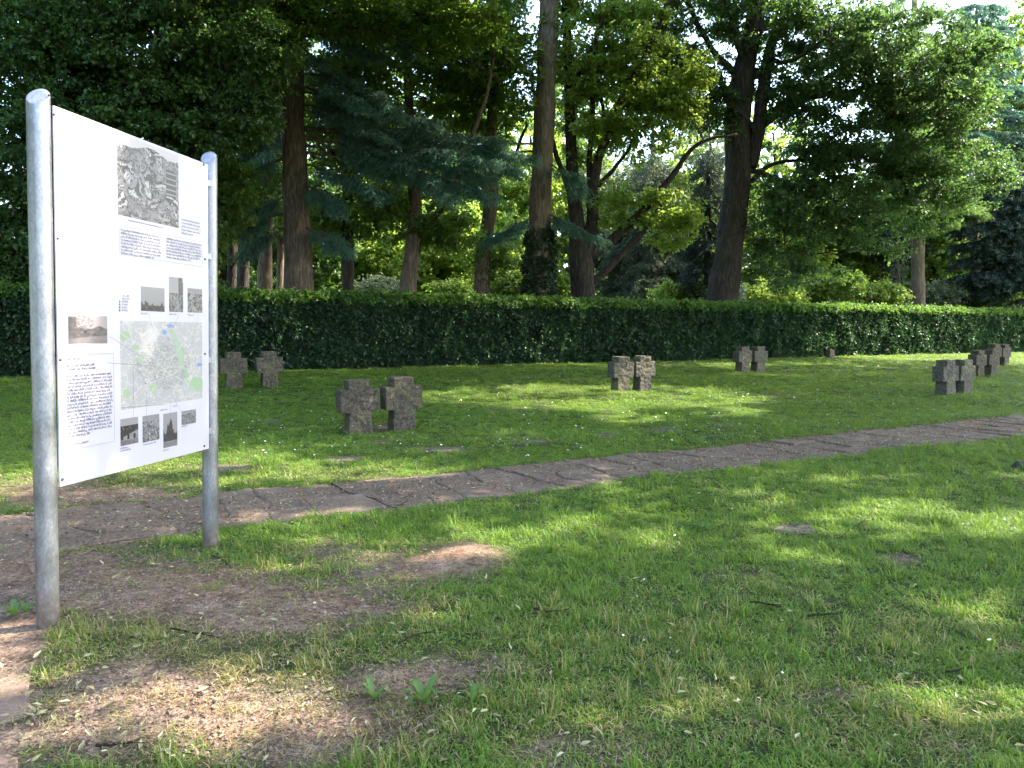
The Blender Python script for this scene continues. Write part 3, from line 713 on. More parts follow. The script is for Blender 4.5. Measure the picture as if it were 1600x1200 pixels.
def text_lines(mb, x0, x1, z_list, xh, r, last=1.0, y=-.0008):
    """rows of small letter strokes grouped into words"""
    for i, z in enumerate(z_list):
        x = x0; end = x0+(x1-x0)*(last if i == len(z_list)-1 else r.uniform(.93, 1.0))
        while x < end:
            for k in range(r.randint(2, 11)):
                w = xh*.55; t = r.random(); hh = xh*(1.5 if t < .25 else 1.0); zb = z-(xh*.4 if .25 < t < .33 else 0)
                st = xh*.27
                mb.box((x, y, zb), (x+st, y+.0004, zb+hh)) if False else mb.add([(x, y, zb), (x+st, y, zb), (x+st, y, zb+hh), (x, y, zb+hh)], [(0, 1, 2, 3)])
                u_ = r.random()
                if u_ < .8:
                    zz = zb+(xh if u_ < .5 else 0)-(st if u_ < .5 else 0)
                    mb.add([(x+st, y, zz), (x+w, y, zz), (x+w, y, zz+st), (x+st, y, zz+st)], [(0, 1, 2, 3)])
                if u_ < .5: mb.add([(x+w-st*.6, y, zb), (x+w, y, zb), (x+w, y, zb+xh*.9), (x+w-st*.6, y, zb+xh*.9)], [(0, 1, 2, 3)])
                x += w+xh*.22
                if x > end: break
            x += xh*.55
rr = random.Random(4)
x0, x1, za, zb = frame([(100, 556), (177, 551), (179, 690), (101, 704)])
mb = MB(); g = (za-zb)
text_lines(mb, x0+.02, x0+.02+(x1-x0)*.25, [za-g*.055], .0105, rr)
text_lines(mb, x0+.02, x0+(x1-x0)*.62, [za-g*.125, za-g*.163], .0105, rr, .98)
text_lines(mb, x0+.02, x1-.012, [za-g*(.235+.0372*i) for i in range(18)], .0100, rr, .45)
text_lines(mb, x0+.02, x1-.012, [za-g*.955], .0075, rr, .42)
x0, x1, za, zb = frame([(186, 357), (316, 374), (316, 414), (187, 401)])
g = za-zb; xm = (x0+x1)/2
text_lines(mb, x0+.012, xm-.03, [za-g*(.17+.115*i) for i in range(8)], .0098, rr, .8)
text_lines(mb, xm+.02, x1-.012, [za-g*(.17+.115*i) for i in range(7)], .0098, rr, .7)
a = H(283, 341); b = H(314, 349); text_lines(mb, a[0], b[0], [a[1]-.022*i-.01 for i in range(5)], .008, rr, .6)
for (px, py, qx, k) in ((188, 702, 200, 1), (188, 706, 204, 1), (224, 696, 244, 1), (255, 705, 264, 1), (283, 668, 292, 1), (220, 491, 230, 1), (264, 492, 275, 1), (293, 493, 302, 1), (200, 345, 255, 1), (270, 636, 277, 1), (250, 642, 262, 1)):
    a = H(px, py); b = H(qx, py); text_lines(mb, a[0], b[0], [a[1]], .0075, rr)
for k in range(6):
    a = H(190, 463+4.6*k); text_lines(mb, a[0], a[0]+.05*(1 if k > 1 else 1.3), [a[1]], .008, rr)
    if k > 1: mb.add([(a[0]-.025, -.0008, a[1]-.003), (a[0]-.012, -.0008, a[1]-.003), (a[0]-.012, -.0008, a[1]+.01), (a[0]-.025, -.0008, a[1]+.01)], [(0, 1, 2, 3)])
t = mb.build('printed_text', [M['ink']], panel); on_panel(t); t['kind'] = 'stuff'
mb = MB()
for p, q_ in (((170, 525), (239, 569)), ((168, 567), (239, 572)), ((208, 574), (208, 656)), ((229, 612), (228, 652)), ((265, 605), (266, 656)), ((231, 490), (238, 511)), ((280, 491), (266, 520)),
              ((310, 491), (284, 602)), ((272, 624), (284, 644)), ((189, 637), (258, 632)), ((208, 574), (222, 585))):
    line(mb, H(*p), H(*q_), .0022, -.0012)
o = mb.build('leader_lines', [M['inkgrey']], panel); on_panel(o)
# screws along both edges
for px, py in ((84, 178), (90, 372), (94, 562), (97, 749), (318, 257), (320, 405), (320, 553), (319, 697)):
    a = H(px, py); mb = MB(); mb.tube([(0, 0, 0), (0, -.004, 0), (0, -.006, 0)], [.0085, .0085, .004], 10); s_ = mb.build('screw', [M['screw']], panel, False, (a[0], -.0519, a[1]))
# brackets that tie the panel to the posts
for xx, sgn in ((0, 1), (W_B, -1)):
    for zz in (zbot+.12, zbot+.62, ztop-.62, ztop-.12):
        mb = MB(); mb.box((-.03, 0, -.02), (.03, .004, .02)); mb.box((-.004, .004, -.02), (.004, .03, .02))
        mb.build('bracket', [M['bracket']], board, False, (xx+sgn*.075, -.043, zz))

# ------------------------------------------------------------------ stone crosses
def cross_mesh(seed, tone, w=.60, hh=.84, th=.29, stem=.33, topw=.33):
    r = np.random.default_rng(seed); st = .026
    def sub(a): 
        o = [a[0]]
        for p, q_ in zip(a[:-1], a[1:]):
            n = max(1, round((q_-p)/st)); o += list(p+(q_-p)*np.arange(1, n+1)/n)
        return np.array(o)
    X = sub([-w/2, -stem/2, stem/2, w/2]); Z = sub([-.15, hh*.40, hh*.83, hh]); Y = sub([-th/2, th/2])
    nx, ny_, nz_ = len(X)-1, len(Y)-1, len(Z)-1
    cx = (X[1:]+X[:-1])/2; cz = (Z[1:]+Z[:-1])/2
    inside = np.zeros((nx, ny_, nz_), bool)
    for i in range(nx):
        for k in range(nz_): inside[i, :, k] = abs(cx[i]) < stem/2 or (hh*.40 < cz[k] < hh*.83)
    vid = {}; V = []; Fs = []
    def vv(i, j, k):
        if (i, j, k) not in vid: vid[i, j, k] = len(V); V.append((X[i], Y[j], Z[k]))
        return vid[i, j, k]
    D6 = [((1,0,0), [(1,0,0),(1,1,0),(1,1,1),(1,0,1)]), ((-1,0,0), [(0,0,0),(0,0,1),(0,1,1),(0,1,0)]), ((0,1,0), [(0,1,0),(0,1,1),(1,1,1),(1,1,0)]),
          ((0,-1,0), [(0,0,0),(1,0,0),(1,0,1),(0,0,1)]), ((0,0,1), [(0,0,1),(1,0,1),(1,1,1),(0,1,1)]), ((0,0,-1), [(0,0,0),(0,1,0),(1,1,0),(1,0,0)])]
    for i in range(nx):
        for j in range(ny_):
            for k in range(nz_):
                if not inside[i, j, k]: continue
                for d, cs in D6:
                    a, b, c = i+d[0], j+d[1], k+d[2]
                    if 0 <= a < nx and 0 <= b < ny_ and 0 <= c < nz_ and inside[a, b, c]: continue
                    Fs.append(tuple(vv(i+e[0], j+e[1], k+e[2]) for e in cs))
    V = np.array(V)
    # stem widens a little to the foot
    f = np.clip((hh*.40-V[:, 2])/(hh*.4), 0, 1)*(np.abs(V[:, 0]) <= stem/2+1e-6); V[:, 0] *= 1+.14*f; V[:, 1] *= 1+.06*f
    me = mkmesh('c', V, Fs, M['stone']); nor = np.zeros(len(V)*3, np.float32); me.vertices.foreach_get('normal', nor) if False else None
    nor = np.array([v.normal[:] for v in me.vertices]); bpy.data.meshes.remove(me)
    # chiselled facets: cells of a jittered lattice each pushed in or out
    c = np.floor(V/.06+r.uniform(0, 9, 3)+.55*np.stack([vnoise(V*9+5, seed), vnoise(V*9+15, seed), vnoise(V*9+25, seed)], 1)).astype(np.int64)
    d = (hash3(c[:, 0], c[:, 1], c[:, 2], seed)-.5)*.010 + (vnoise(V*14+3, seed)-.5)*.018 + (vnoise(V*5+3, seed+1)-.5)*.014
    nor_l = np.linalg.norm(nor, axis=1); edge = (np.abs(nor).max(1) < .95)
    V = V + nor*(d*np.where(edge, .3, 1)-.004*edge)[:, None]
    return mkmesh('stone_cross', V, Fs, M['stone'], None, False, {'tone': ('POINT', 'FLOAT', np.full(len(V), tone))})
hyaw = math.atan2(U[1], U[0])
PAIRS = [((365, 606), 421, .15, 'brown rough stone cross nearest the board post, in front of the hedge', 'brown rough stone cross standing right of its twin near the board post, hedge behind', .84),
         ((560, 677), 628, .10, 'rough stone grave cross with its left side in shade, left one of the nearest pair', 'rough stone grave cross with chiselled face, right one of the nearest pair', .84),  # dark side is shade only, the stone has no blackening
         ((969, 611), 1003, .45, 'yellow lichened stone cross, left of the pair behind the sunlit strip of lawn', 'grey stone cross with pale foot, right of the pair behind the sunlit strip of lawn', .84),
         ((1160, 581), 1184, .55, 'small looking yellowish stone cross close to the hedge, left of its pair', 'grey stone cross close to the hedge, right of its pair', .84),
         ((1477, 617), 1503, .95, 'grey stone cross, left of the front pair in the right hand row', 'grey stone cross, right of the front pair in the right hand row', .84),
         ((1526, 587), 1546, .3, 'dark stone cross, left of the middle pair in the right hand row', 'dark stone cross, right of the middle pair in the right hand row', .84),
         ((1552, 571), 1567, .3, 'dark stone cross half hidden behind others, left of the farthest pair at right', 'partly sunlit stone cross, right of the farthest pair before the hedge', .84)]
CROSSES = []
k = 0
for (pa_, px2, tone, la, lb, hh) in PAIRS:
    P = gp(*pa_); best = min(np.arange(.4, 1.6, .01), key=lambda s: abs(project(P[0]+U[0]*s, P[1]+U[1]*s, P[2])[0]-px2))
    Q = P[:2]+U*best
    for pt, lb_ in ((P[:2], la), (Q, lb)):
        w_ = min(.60, best-.03) if best < .66 else .60
        me = cross_mesh(300+k, tone+.1*(k % 2), w_, hh+random.uniform(-.015, .02), .29, .33)
        o = link('stone_cross', me, None, (pt[0], pt[1], float(hgt(pt[0], pt[1]))))
        o.rotation_euler = (random.uniform(-.02, .02), random.uniform(-.02, .02), hyaw+random.uniform(-.03, .03))
        tag(o, lb_, 'grave cross', 'stone crosses on the lawn'); k += 1
        CROSSES.append(pt)
    print('pair', pa_, P, best)
# small marker post by the hedge
P = gp(1297, 559)
mb = MB(); V_ = []
for zz, q_ in ((-.1, .17), (.15, .165), (.34, .15), (.37, .11)):
    for sx_, sy_ in ((-1, -1), (1, -1), (1, 1), (-1, 1)): V_.append((sx_*q_+random.uniform(-.01, .01), sy_*q_*.7, zz+random.uniform(-.008, .008)))
Fs = [(i*4+j, i*4+(j+1) % 4, i*4+4+(j+1) % 4, i*4+4+j) for i in range(3) for j in range(4)]+[(12, 13, 14, 15), (3, 2, 1, 0)]
me = mkmesh('stone_marker', V_, Fs, M['stone'], None, False, {'tone': ('POINT', 'FLOAT', np.full(16, .4))})
o = link('stone_marker', me, None, P); o.rotation_euler[2] = hyaw; tag(o, 'small low squared stone marker standing at the foot of the hedge', 'stone')
# sunken flat plates in the turf
PL = [((1240, 828), .20, 'grey flat stone sunk in the near lawn, right of centre'), ((860, 636), .35, 'flat stone plate sunk in the sunlit strip of lawn left of the lichened cross pair'),
      ((945, 680), .3, 'flat sunken stone plate in the grass just above the path edge, centre'), ((1045, 672), .3, 'flat sunken stone plate between path and sunlit strip, right of centre'),
      ((1135, 666), .3, 'flat sunken stone plate right of the sunlit strip, close to the path'), ((825, 691), .3, 'flat sunken stone plate in the grass above the path, left of centre'),
      ((1222, 618), .35, 'flat sunken stone plate in the middle of the right hand lawn'), ((1378, 608), .35, 'flat sunken stone plate left of the front right cross pair'),
      ((1294, 654), .3, 'flat sunken stone plate in the right lawn above the path'), ((695, 703), .3, 'flat sunken plate below the right cross of the nearest pair'),
      ((773, 640), .3, 'flat sunken stone plate right of the nearest cross pair'), ((350, 732), .3, 'flat sunken plate beside the right post of the board'),
      ((535, 717), .3, 'flat sunken plate in front of the nearest cross pair'), ((414, 659), .3, 'flat sunken plate below the crosses by the board post'), ((1410, 695), .28, 'flat sunken stone plate below the front right cross pair, beside the path')]
for i, ((px, py), rr_, lb_) in enumerate(PL):
    P = gp(px, py); n = 11; r = random.Random(i)
    out = [(math.cos(t*2*math.pi/n)*rr_*r.uniform(.82, 1.1), math.sin(t*2*math.pi/n)*rr_*.72*r.uniform(.82, 1.1)) for t in range(n)]
    V_ = [(x, y, -.05) for x, y in out]+[(x, y, .012+r.uniform(0, .008)) for x, y in out]+[(x*.88, y*.88, .026+r.uniform(-.004, .005)) for x, y in out]+[(0, 0, .024)]
    Fs = [f for j in range(n) for f in ((j, (j+1) % n, n+(j+1) % n, n+j), (n+j, n+(j+1) % n, 2*n+(j+1) % n, 2*n+j), (2*n+j, 2*n+(j+1) % n, 3*n))]
    me = mkmesh('flat_stone', V_, Fs, M['stone'], None, False, {'tone': ('POINT', 'FLOAT', np.full(len(V_), r.uniform(.2, .6)))})
    o = link('flat_stone', me, None, P-np.array([0, 0, .012])); o.rotation_euler = (r.uniform(-.03, .03), r.uniform(-.03, .03), hyaw+r.uniform(-.2, .2)); tag(o, lb_, 'stone', 'flat stones sunk in the lawn')

# ------------------------------------------------------------------ hedge
HN = 24.2; HH = 2.28; HT = 1.15
hedge = empty('hedge', (*xy(0, HN), .35), 'long clipped dark green leafy hedge behind the lawn and crosses', 'hedge'); 
hs = np.arange(-22, 62, .5)
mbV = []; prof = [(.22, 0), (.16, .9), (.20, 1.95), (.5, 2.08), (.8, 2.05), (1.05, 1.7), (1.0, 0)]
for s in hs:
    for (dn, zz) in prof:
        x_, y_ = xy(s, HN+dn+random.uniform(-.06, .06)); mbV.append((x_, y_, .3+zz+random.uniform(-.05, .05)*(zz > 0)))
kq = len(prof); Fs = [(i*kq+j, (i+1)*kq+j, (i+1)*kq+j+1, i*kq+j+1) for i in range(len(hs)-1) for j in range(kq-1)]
me = mkmesh('hedge_core', mbV, Fs, plain('hedge_inside', (.012, .014, .009), .95)); o = link('inner_core', me, None); o.parent = hedge; o.matrix_parent_inverse = hedge.matrix_basis.inverted() if False else Matrix.Translation(-hedge.location)  # near-black core sheet behind the leaves
n = 27000
s = rng.uniform(-22, 60, n); zf = rng.uniform(0, 1, n)*HH
big = noise2(s, zf, .8, 77, 3); 
bulge = (noise2(s, zf, 1.6, 78, 3)-.5)*.75
dn = np.abs(rng.normal(0, .10, n))-bulge+.05
topw = HH+(noise2(s, s*0, .35, 79, 3)-.5)*.16
zf = zf*topw/HH
rnd_edge = np.clip((zf-topw+.30)/.30, 0, 1); dn = dn+rnd_edge**2*.28
x, y = xy(s, HN+dn); P = np.stack([x, y, .33+zf-.03], 1)
rot = np.stack([rng.normal(.5, .5, n), rng.normal(0, .5, n), np.full(n, hyaw+math.pi)+rng.normal(0, .9, n)], 1)
par = Matrix.Translation(-hedge.location)
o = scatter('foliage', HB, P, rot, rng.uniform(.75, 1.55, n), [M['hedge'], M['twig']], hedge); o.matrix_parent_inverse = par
n = 13000
s = rng.uniform(-22, 60, n); dn = rng.uniform(-.05, HT, n); x, y = xy(s, HN+dn)
topz = HH+(noise2(s, s*0, .35, 79, 3)-.5)*.16+(noise2(s, dn, 1.5, 83, 2)-.5)*.16-.10*(1-np.clip(dn/.25, 0, 1))
P = np.stack([x, y, .33+topz+np.abs(rng.normal(0, .06, n))*(rng.uniform(0, 1, n) > .2)+.22*(rng.uniform(0, 1, n) > .985)*rng.uniform(0, 1, n)], 1)
o = scatter('lit_top_shoots', HB, P, np.stack([rng.normal(0, .5, n), rng.normal(0, .5, n), rng.uniform(0, 6.28, n)], 1), rng.uniform(.7, 1.35, n), [M['hedge_top_lit'], M['twig']], hedge)
o.matrix_parent_inverse = par; o['label'] = 'leafy shoots along the top of the hedge, coloured lighter as if lit'

# ------------------------------------------------------------------ trees
def keep_parent(o, par_):
    o.parent = par_; o.matrix_parent_inverse = Matrix.Translation(-par_.location)
LIT = [(560, 742, 140, 16), (900, 622, 300, 20), (1160, 645, 60, 8), (1000, 655, 120, 8), (430, 752, 60, 10),
       (250, 1130, 330, 95), (480, 1080, 170, 60), (70, 1060, 120, 45), (950, 1140, 170, 45), (1560, 815, 110, 22), (1570, 980, 80, 45), (1450, 860, 80, 15), (700, 880, 80, 20), (1480, 1120, 60, 30), (780, 1165, 90, 35)]
W_TH = 1.5
def in_lit(P):
    """True for leaf clumps whose shadow would fall on a sunlit patch of lawn or board"""
    t = (P[:, 2])/S[2]; gx_ = P[:, 0]-S[0]*t; gy_ = P[:, 1]-S[1]*t; gz_ = hgt(gx_, gy_); t = (P[:, 2]-gz_)/S[2]; gx_ = P[:, 0]-S[0]*t; gy_ = P[:, 1]-S[1]*t
    px, py = project(gx_, np.maximum(gy_, .3), gz_); v = np.zeros(len(P), bool); j = (noise2(gx_, gy_, 1.6, 131, 3)-.5)*1.2-.5; j2 = (noise2(gx_, gy_, .9, 133, 3)-.5)*2.0-.15; keepsome = rng.uniform(0, 1, len(v)) < .95
    for (a, b, rx, ry) in LIT: v |= (((px-a)/rx)**2+((py-b)/ry)**2+(j-.15 if b > 780 else j2) < 1) & (gy_ > .5) & (keepsome | (b > 780))
    sn_, nn_ = sn(gx_, gy_); v |= (nn_ < 6.5) & (gy_ > 0) & (noise2(gx_, gy_, 1.1, 141, 2) > .46) & (rng.uniform(0, 1, len(v)) < .85)
    # board
    dn = np.array([bn[0], bn[1], 0]); c = PB1[0]*dn[0]+PB1[1]*dn[1]; den = S@dn; t = (P@dn-c)/den; Q = P-S*t[:, None]
    al = (Q[:, 0]-PB1[0])*bd[0]+(Q[:, 1]-PB1[1])*bd[1]; zz = Q[:, 2]
    lim = np.interp(zz, [.8, 1.2, 1.6, 1.9, 3.0], [-.2, -.1, .2, .5, .62])
    v &= ~((al > lim) & (al < W_TH+.3) & (zz > .9) & (zz < 3.3) & (al > -.3))
    v |= (al > -.6) & (al < lim+.05) & (zz > 1.0) & (zz < 3.3)
    # patch of light on the hedge
    nd = np.array([N[0], N[1], 0]); t = (P@nd-HN)/(S@nd); Q = P-S*t[:, None]; px, py = project(Q[:, 0], np.maximum(Q[:, 1], 1), Q[:, 2])
    v |= (((px-1480)/55)**2+((py-515)/38)**2 < 1) & (t > 0)
    return v
def ell_points(c, rad, n, fr=.9, thr=.42, seed=1, shell=.35):
    """points inside an ellipsoid, gathered into clumps with gaps between"""
    m = n*6; d = rng.normal(0, 1, (m, 3)); d /= np.linalg.norm(d, axis=1)[:, None]; r_ = rng.uniform(0, 1, m)**shell
    u = d*r_[:, None]; P = c+u*rad; LZ = np.array([1, 1, 1.8]); v = vnoise(P*LZ*fr+100, seed)*.65+vnoise(P*LZ*fr*2.3+50, seed+1)*.35
    P = P[v > thr]; return P[:n]
def twigs_from(skel, P, nmax, r0, seed):
    mb = MB(); r = np.random.default_rng(seed); k = min(nmax, len(P))
    for i in r.choice(len(P), k, replace=False):
        d = np.linalg.norm(skel-P[i], axis=1)+np.maximum(0, skel[:, 2]-P[i][2])*1.0; a = skel[np.argmin(d)]
        L_ = np.linalg.norm(P[i]-a)
        if L_ < .3: continue
        mid = (a+P[i])/2+r.normal(0, .10*L_, 3)+np.array([0, 0, .08*L_]); q3 = a+(P[i]-a)*.75+r.normal(0, .07*L_, 3)
        rr = r0*min(1.6, .35+L_*.22); pts_ = spline([a, mid, q3, P[i]], 7)
        mb.tube(pts_, np.linspace(rr, .008, 7), 5, False)
        e = P[i]-a; 
        for s_ in range(2):
            t = r.uniform(.4, .85); b = pts_[int(t*6)]; q = b+(e*.25+r.normal(0, .16*L_, 3)); mb.tube([b, (b+q)/2+r.normal(0, .03*L_, 3), q], [rr*.4, rr*.25, .006], 4, False)
    return mb
def tree(label, D, trunk, limbs, crown, leaf, clump, bark, sc=1.0, ntw=60, seed=1, fr=1.25, thr=.46, boughs=None, needles=None, whorl=None, group=None, name='tree', ddep=1.0, cull=None, cat='tree', extra=None):
    """trunk/limbs as (px, py, width px) rows at distance D; crown as (px, py, rx, ry, count, depth offset, depth radius)"""
    base = at(trunk[0][0], trunk[0][1], D); bx, by = base[0], base[1]; bz = float(hgt(bx, by))
    root = empty(name, (bx, by, bz), label, cat, group)
    q = D/F
    T = [np.array([bx, by, bz-.2, trunk[0][2]*q/2*1.35]), np.array([bx, by, bz+.5, trunk[0][2]*q/2*1.1])]
    for (px, py, w) in trunk: p = at(px, py, D); T.append(np.array([p[0], p[1], p[2], w*q/2]))
    T = np.array(T); n = max(14, int((T[-1, 2]-T[0, 2])*2.2)); Sx = spline(T, n)
    mb = MB(); mb.tube(Sx[:, :3], np.maximum(Sx[:, 3], .02), 18, True, 0, .16, seed); o = mb.build('trunk', [bark], None, True); keep_parent(o, root)
    skel = [Sx[:, :3]]; rl = random.Random(seed)
    for L_ in limbs:
        dd = rl.uniform(-1, 1)*ddep; m = len(L_); A = []
        for i, (px, py, w) in enumerate(L_):
            p = at(px, py, D+dd*3*i/m); A.append([p[0], p[1], p[2], w*q/2])
        A = np.array(A); Sx = spline(A, 5*m); mb = MB()
        jit = np.cumsum(np.random.default_rng(seed+m).normal(0, .018, (5*m, 3)), 0); jit[0] = 0
        Sx[:, :3] += jit; mb.tube(Sx[:, :3], np.maximum(Sx[:, 3], .012), 9, True, 0, .14, seed); o = mb.build('limb', [bark], None, True); keep_parent(o, root); skel.append(Sx[:, :3])
    skel = np.concatenate(skel)
    Ps = []
    for (c, rad, cnt) in (extra or []):  # unseen leaf masses above the view, added to shade the lawn
        Q = ell_points(np.array(c, float), np.array(rad, float), cnt, .7, .30, seed, .6); Q = Q[~in_lit(Q)]
        px, py = project(Q[:, 0], np.maximum(Q[:, 1], .3), Q[:, 2]); Ps.append(Q[~((px > -60) & (px < 1660) & (py > -55))])
    for c in crown:
        px, py, rx, ry, cnt = c[:5]; dz_ = c[5] if len(c) > 5 else 0; dr = c[6] if len(c) > 6 else max(rx, ry)*q*.8
        cc = at(px, py, D+dz_); Ps.append(ell_points(cc, np.array([rx*q, dr, ry*q]), cnt, fr, thr, seed))
    if Ps:
        P = np.concatenate(Ps); Pin = np.concatenate(Ps[len(extra or []):]) if len(Ps) > len(extra or []) else P
        if cull: P = P[cull(P)]
        P = P[P[:, 2] > hgt(P[:, 0], P[:, 1])+.1]
        n = len(P); rot = np.stack([rng.normal(0, .35, n), rng.normal(0, .35, n), rng.uniform(0, 6.28, n)], 1)
        o = scatter('crown', clump, P, rot, sc*rng.uniform(.75, 1.3, n), [leaf, M['twig']]); keep_parent(o, root)
        if ntw:
            mb = twigs_from(skel, Pin, ntw, .035*q*30, seed)
            if mb.v: o = mb.build('twigs', [bark if bark else M['twig']], None); keep_parent(o, root); o['kind'] = 'stuff'
    # conifer boughs: explicit polylines and/or whorls round the trunk
    BP, BYaw, BPit, BS = [], [], [], []
    mb = MB()
    def add_bough(A, r0, dens=7, s0=1.0):
        A = spline(A, 14); mb.tube(A, np.linspace(r0, .01, 14), 5, False)
        L_ = np.linalg.norm(np.diff(A, axis=0), axis=1).sum(); k = int(L_*dens)+2
        for j in range(k):
            t = rl.uniform(.18, 1)**.8; f_ = t*13; i0 = min(12, int(f_)); p = A[i0]+(A[i0+1]-A[i0])*(f_-i0); d = A[i0+1]-A[i0]
            BP.append(p+np.array([0, 0, rl.uniform(-.05, .03)])); BYaw.append(math.atan2(d[1], d[0])+rl.choice([-1, 1])*rl.uniform(.1, 1.1)); BPit.append(rl.uniform(.0, .55)); BS.append(s0*rl.uniform(.7, 1.25)*(1.15-.4*t))
    for bl in (boughs or []):
        dd = rl.uniform(-1, 1); add_bough([at(px, py, D-abs(dd)*i*.7) for i, (px, py) in enumerate(bl)], .05, 17, sc)
    if whorl:
        za, zb_, n_, l0, l1, droop = whorl                         # heights, number, length low, length high, droop
        for i in range(n_):
            t = (i+.5)/n_; zz = za+(zb_-za)*t; k_ = np.argmin(abs(skel[:len(skel), 2]-zz)); p = skel[k_]; a = i*2.399+rl.uniform(-.4, .4); ll = (l0+(l1-l0)*t)*rl.uniform(.7, 1.1)
            d = np.array([math.cos(a), math.sin(a), 0]); add_bough([p, p+d*ll*.4+np.array([0, 0, .02*ll-droop*ll*.15]), p+d*ll*.75-np.array([0, 0, droop*ll*.45]), p+d*ll-np.array([0, 0, droop*ll*.7])], .035, 7, sc)
    if BP:
        o = mb.build('boughs', [bark], None); keep_parent(o, root); o['kind'] = 'stuff'
        n = len(BP); rot = np.stack([rng.normal(0, .25, n), np.array(BPit), np.array(BYaw)], 1)
        o = scatter('needle_sprays', needles[0], np.array(BP), rot, np.array(BS), [needles[1], M['twig']]); keep_parent(o, root)
    return root

# trees just behind the hedge
tree('tall spruce with thick brown trunk and drooping blue green boughs, right of the board', 27,
     [(467, 455, 44), (462, 300, 39), (455, 100, 34), (450, 0, 32), (445, -250, 20), (445, -520, 4)], [], [], None, None, M['bark'], 1.0, 0, 11,
     boughs=[[(458, 200), (560, 212), (700, 222), (835, 245)], [(458, 210), (540, 225), (640, 245), (760, 275)], [(460, 225), (560, 240), (650, 270), (700, 310)], [(458, 215), (600, 232), (700, 235), (800, 262)],
             [(455, 180), (400, 230), (350, 290)], [(456, 240), (400, 270), (345, 330)], [(458, 300), (420, 320), (370, 345)], [(460, 330), (400, 345), (350, 365)],
             [(462, 350), (420, 370), (385, 400)], [(462, 350), (500, 365), (540, 390)], [(452, 40), (540, 30), (640, 70)], [(452, 60), (520, 110), (610, 170)],
             [(455, 90), (530, 120), (600, 150)], [(452, 20), (560, 10), (660, 40)], [(460, 250), (520, 270), (590, 300)], [(455, 130), (510, 150), (580, 200)], [(455, 140), (560, 160), (680, 190)], [(458, 190), (380, 200), (320, 240)], [(456, 100), (390, 130), (330, 170)], [(460, 280), (500, 300), (530, 330)], [(458, 205), (600, 200), (780, 215)], [(460, 235), (620, 262), (760, 300)], [(458, 160), (520, 175), (600, 215)]],
     needles=(NL, M['needle']), whorl=(8.2, 22, 52, 4.2, 1.2, .45), name='spruce_tree')
tree('slim dark trunked tree right of the thick spruce trunk, behind the hedge', 30, [(543, 462, 19), (543, 300, 18), (545, 150, 16), (548, -100, 9), (550, -260, 4)],
     [[(545, 280, 6), (520, 240, 4), (490, 215, 2)], [(545, 210, 6), (580, 160, 4), (600, 110, 2)]], [(545, 180, 75, 110, 420), (560, 20, 90, 90, 420), (500, 340, 45, 60, 120), (550, -150, 140, 110, 350)], M['oak'], BR, M['bark_dark'], 1.3, 50, 12)
tree('forked tree with a limb reaching right, behind the hedge above the nearest cross pair', 29.5,
     [(636, 462, 27), (645, 385, 24), (649, 335, 21), (642, 210, 15), (632, 0, 11), (628, -200, 5)],
     [[(650, 378, 13), (672, 345, 11), (700, 310, 10), (722, 262, 8), (765, 130, 5), (772, 50, 3)], [(649, 350, 8), (630, 315, 6), (600, 280, 4), (580, 230, 2)], [(700, 310, 7), (735, 290, 5), (775, 270, 3)]],
     [(650, 120, 90, 100, 300), (720, 60, 100, 80, 300), (700, 350, 50, 40, 110), (590, 330, 50, 70, 200), (650, -150, 170, 110, 500)], M['oak'], BR, M['bark'], 1.3, 90, 13)
tree('tree with a bent pale brown trunk, left of the tall straight trunk', 31,
     [(752, 462, 25), (757, 385, 22), (769, 300, 20), (764, 240, 17), (775, 120, 13), (781, 0, 11), (785, -250, 4)],
     [[(766, 310, 11), (745, 283, 8), (705, 240, 5), (690, 190, 3)], [(768, 290, 8), (800, 250, 6), (825, 190, 4)], [(772, 150, 6), (740, 100, 4), (720, 40, 3)]],
     [(785, 110, 65, 110, 240), (740, 160, 60, 60, 200), (800, -120, 150, 120, 480), (760, 400, 40, 35, 60)], M['oak'], BR, M['bark'], 1.3, 80, 14)
tree('tall straight trunk with flaking brown bark and ivy at its foot, centre of the wood', 30.5,
     [(842, 452, 37), (845, 300, 34), (854, 110, 30), (858, 0, 28), (862, -300, 18), (864, -560, 4)],
     [[(852, 76, 5), (815, 88, 4), (780, 108, 3), (742, 132, 1.5)], [(850, 170, 4), (825, 150, 2.5), (800, 142, 1.2)]], [], None, None, M['bark_light'], 1.0, 0, 15,
     boughs=[[(850, 235), (790, 240), (720, 262), (670, 285)], [(850, 225), (780, 225), (690, 235), (640, 250)], [(848, 330), (880, 345), (930, 372)], [(848, 335), (810, 350), (770, 372)], [(850, 250), (880, 270), (905, 300)], [(856, 50), (800, 60), (740, 95)]],
     needles=(NL, M['needle']), whorl=(15, 24, 36, 3.8, 1.0, .4), name='larch_tree')
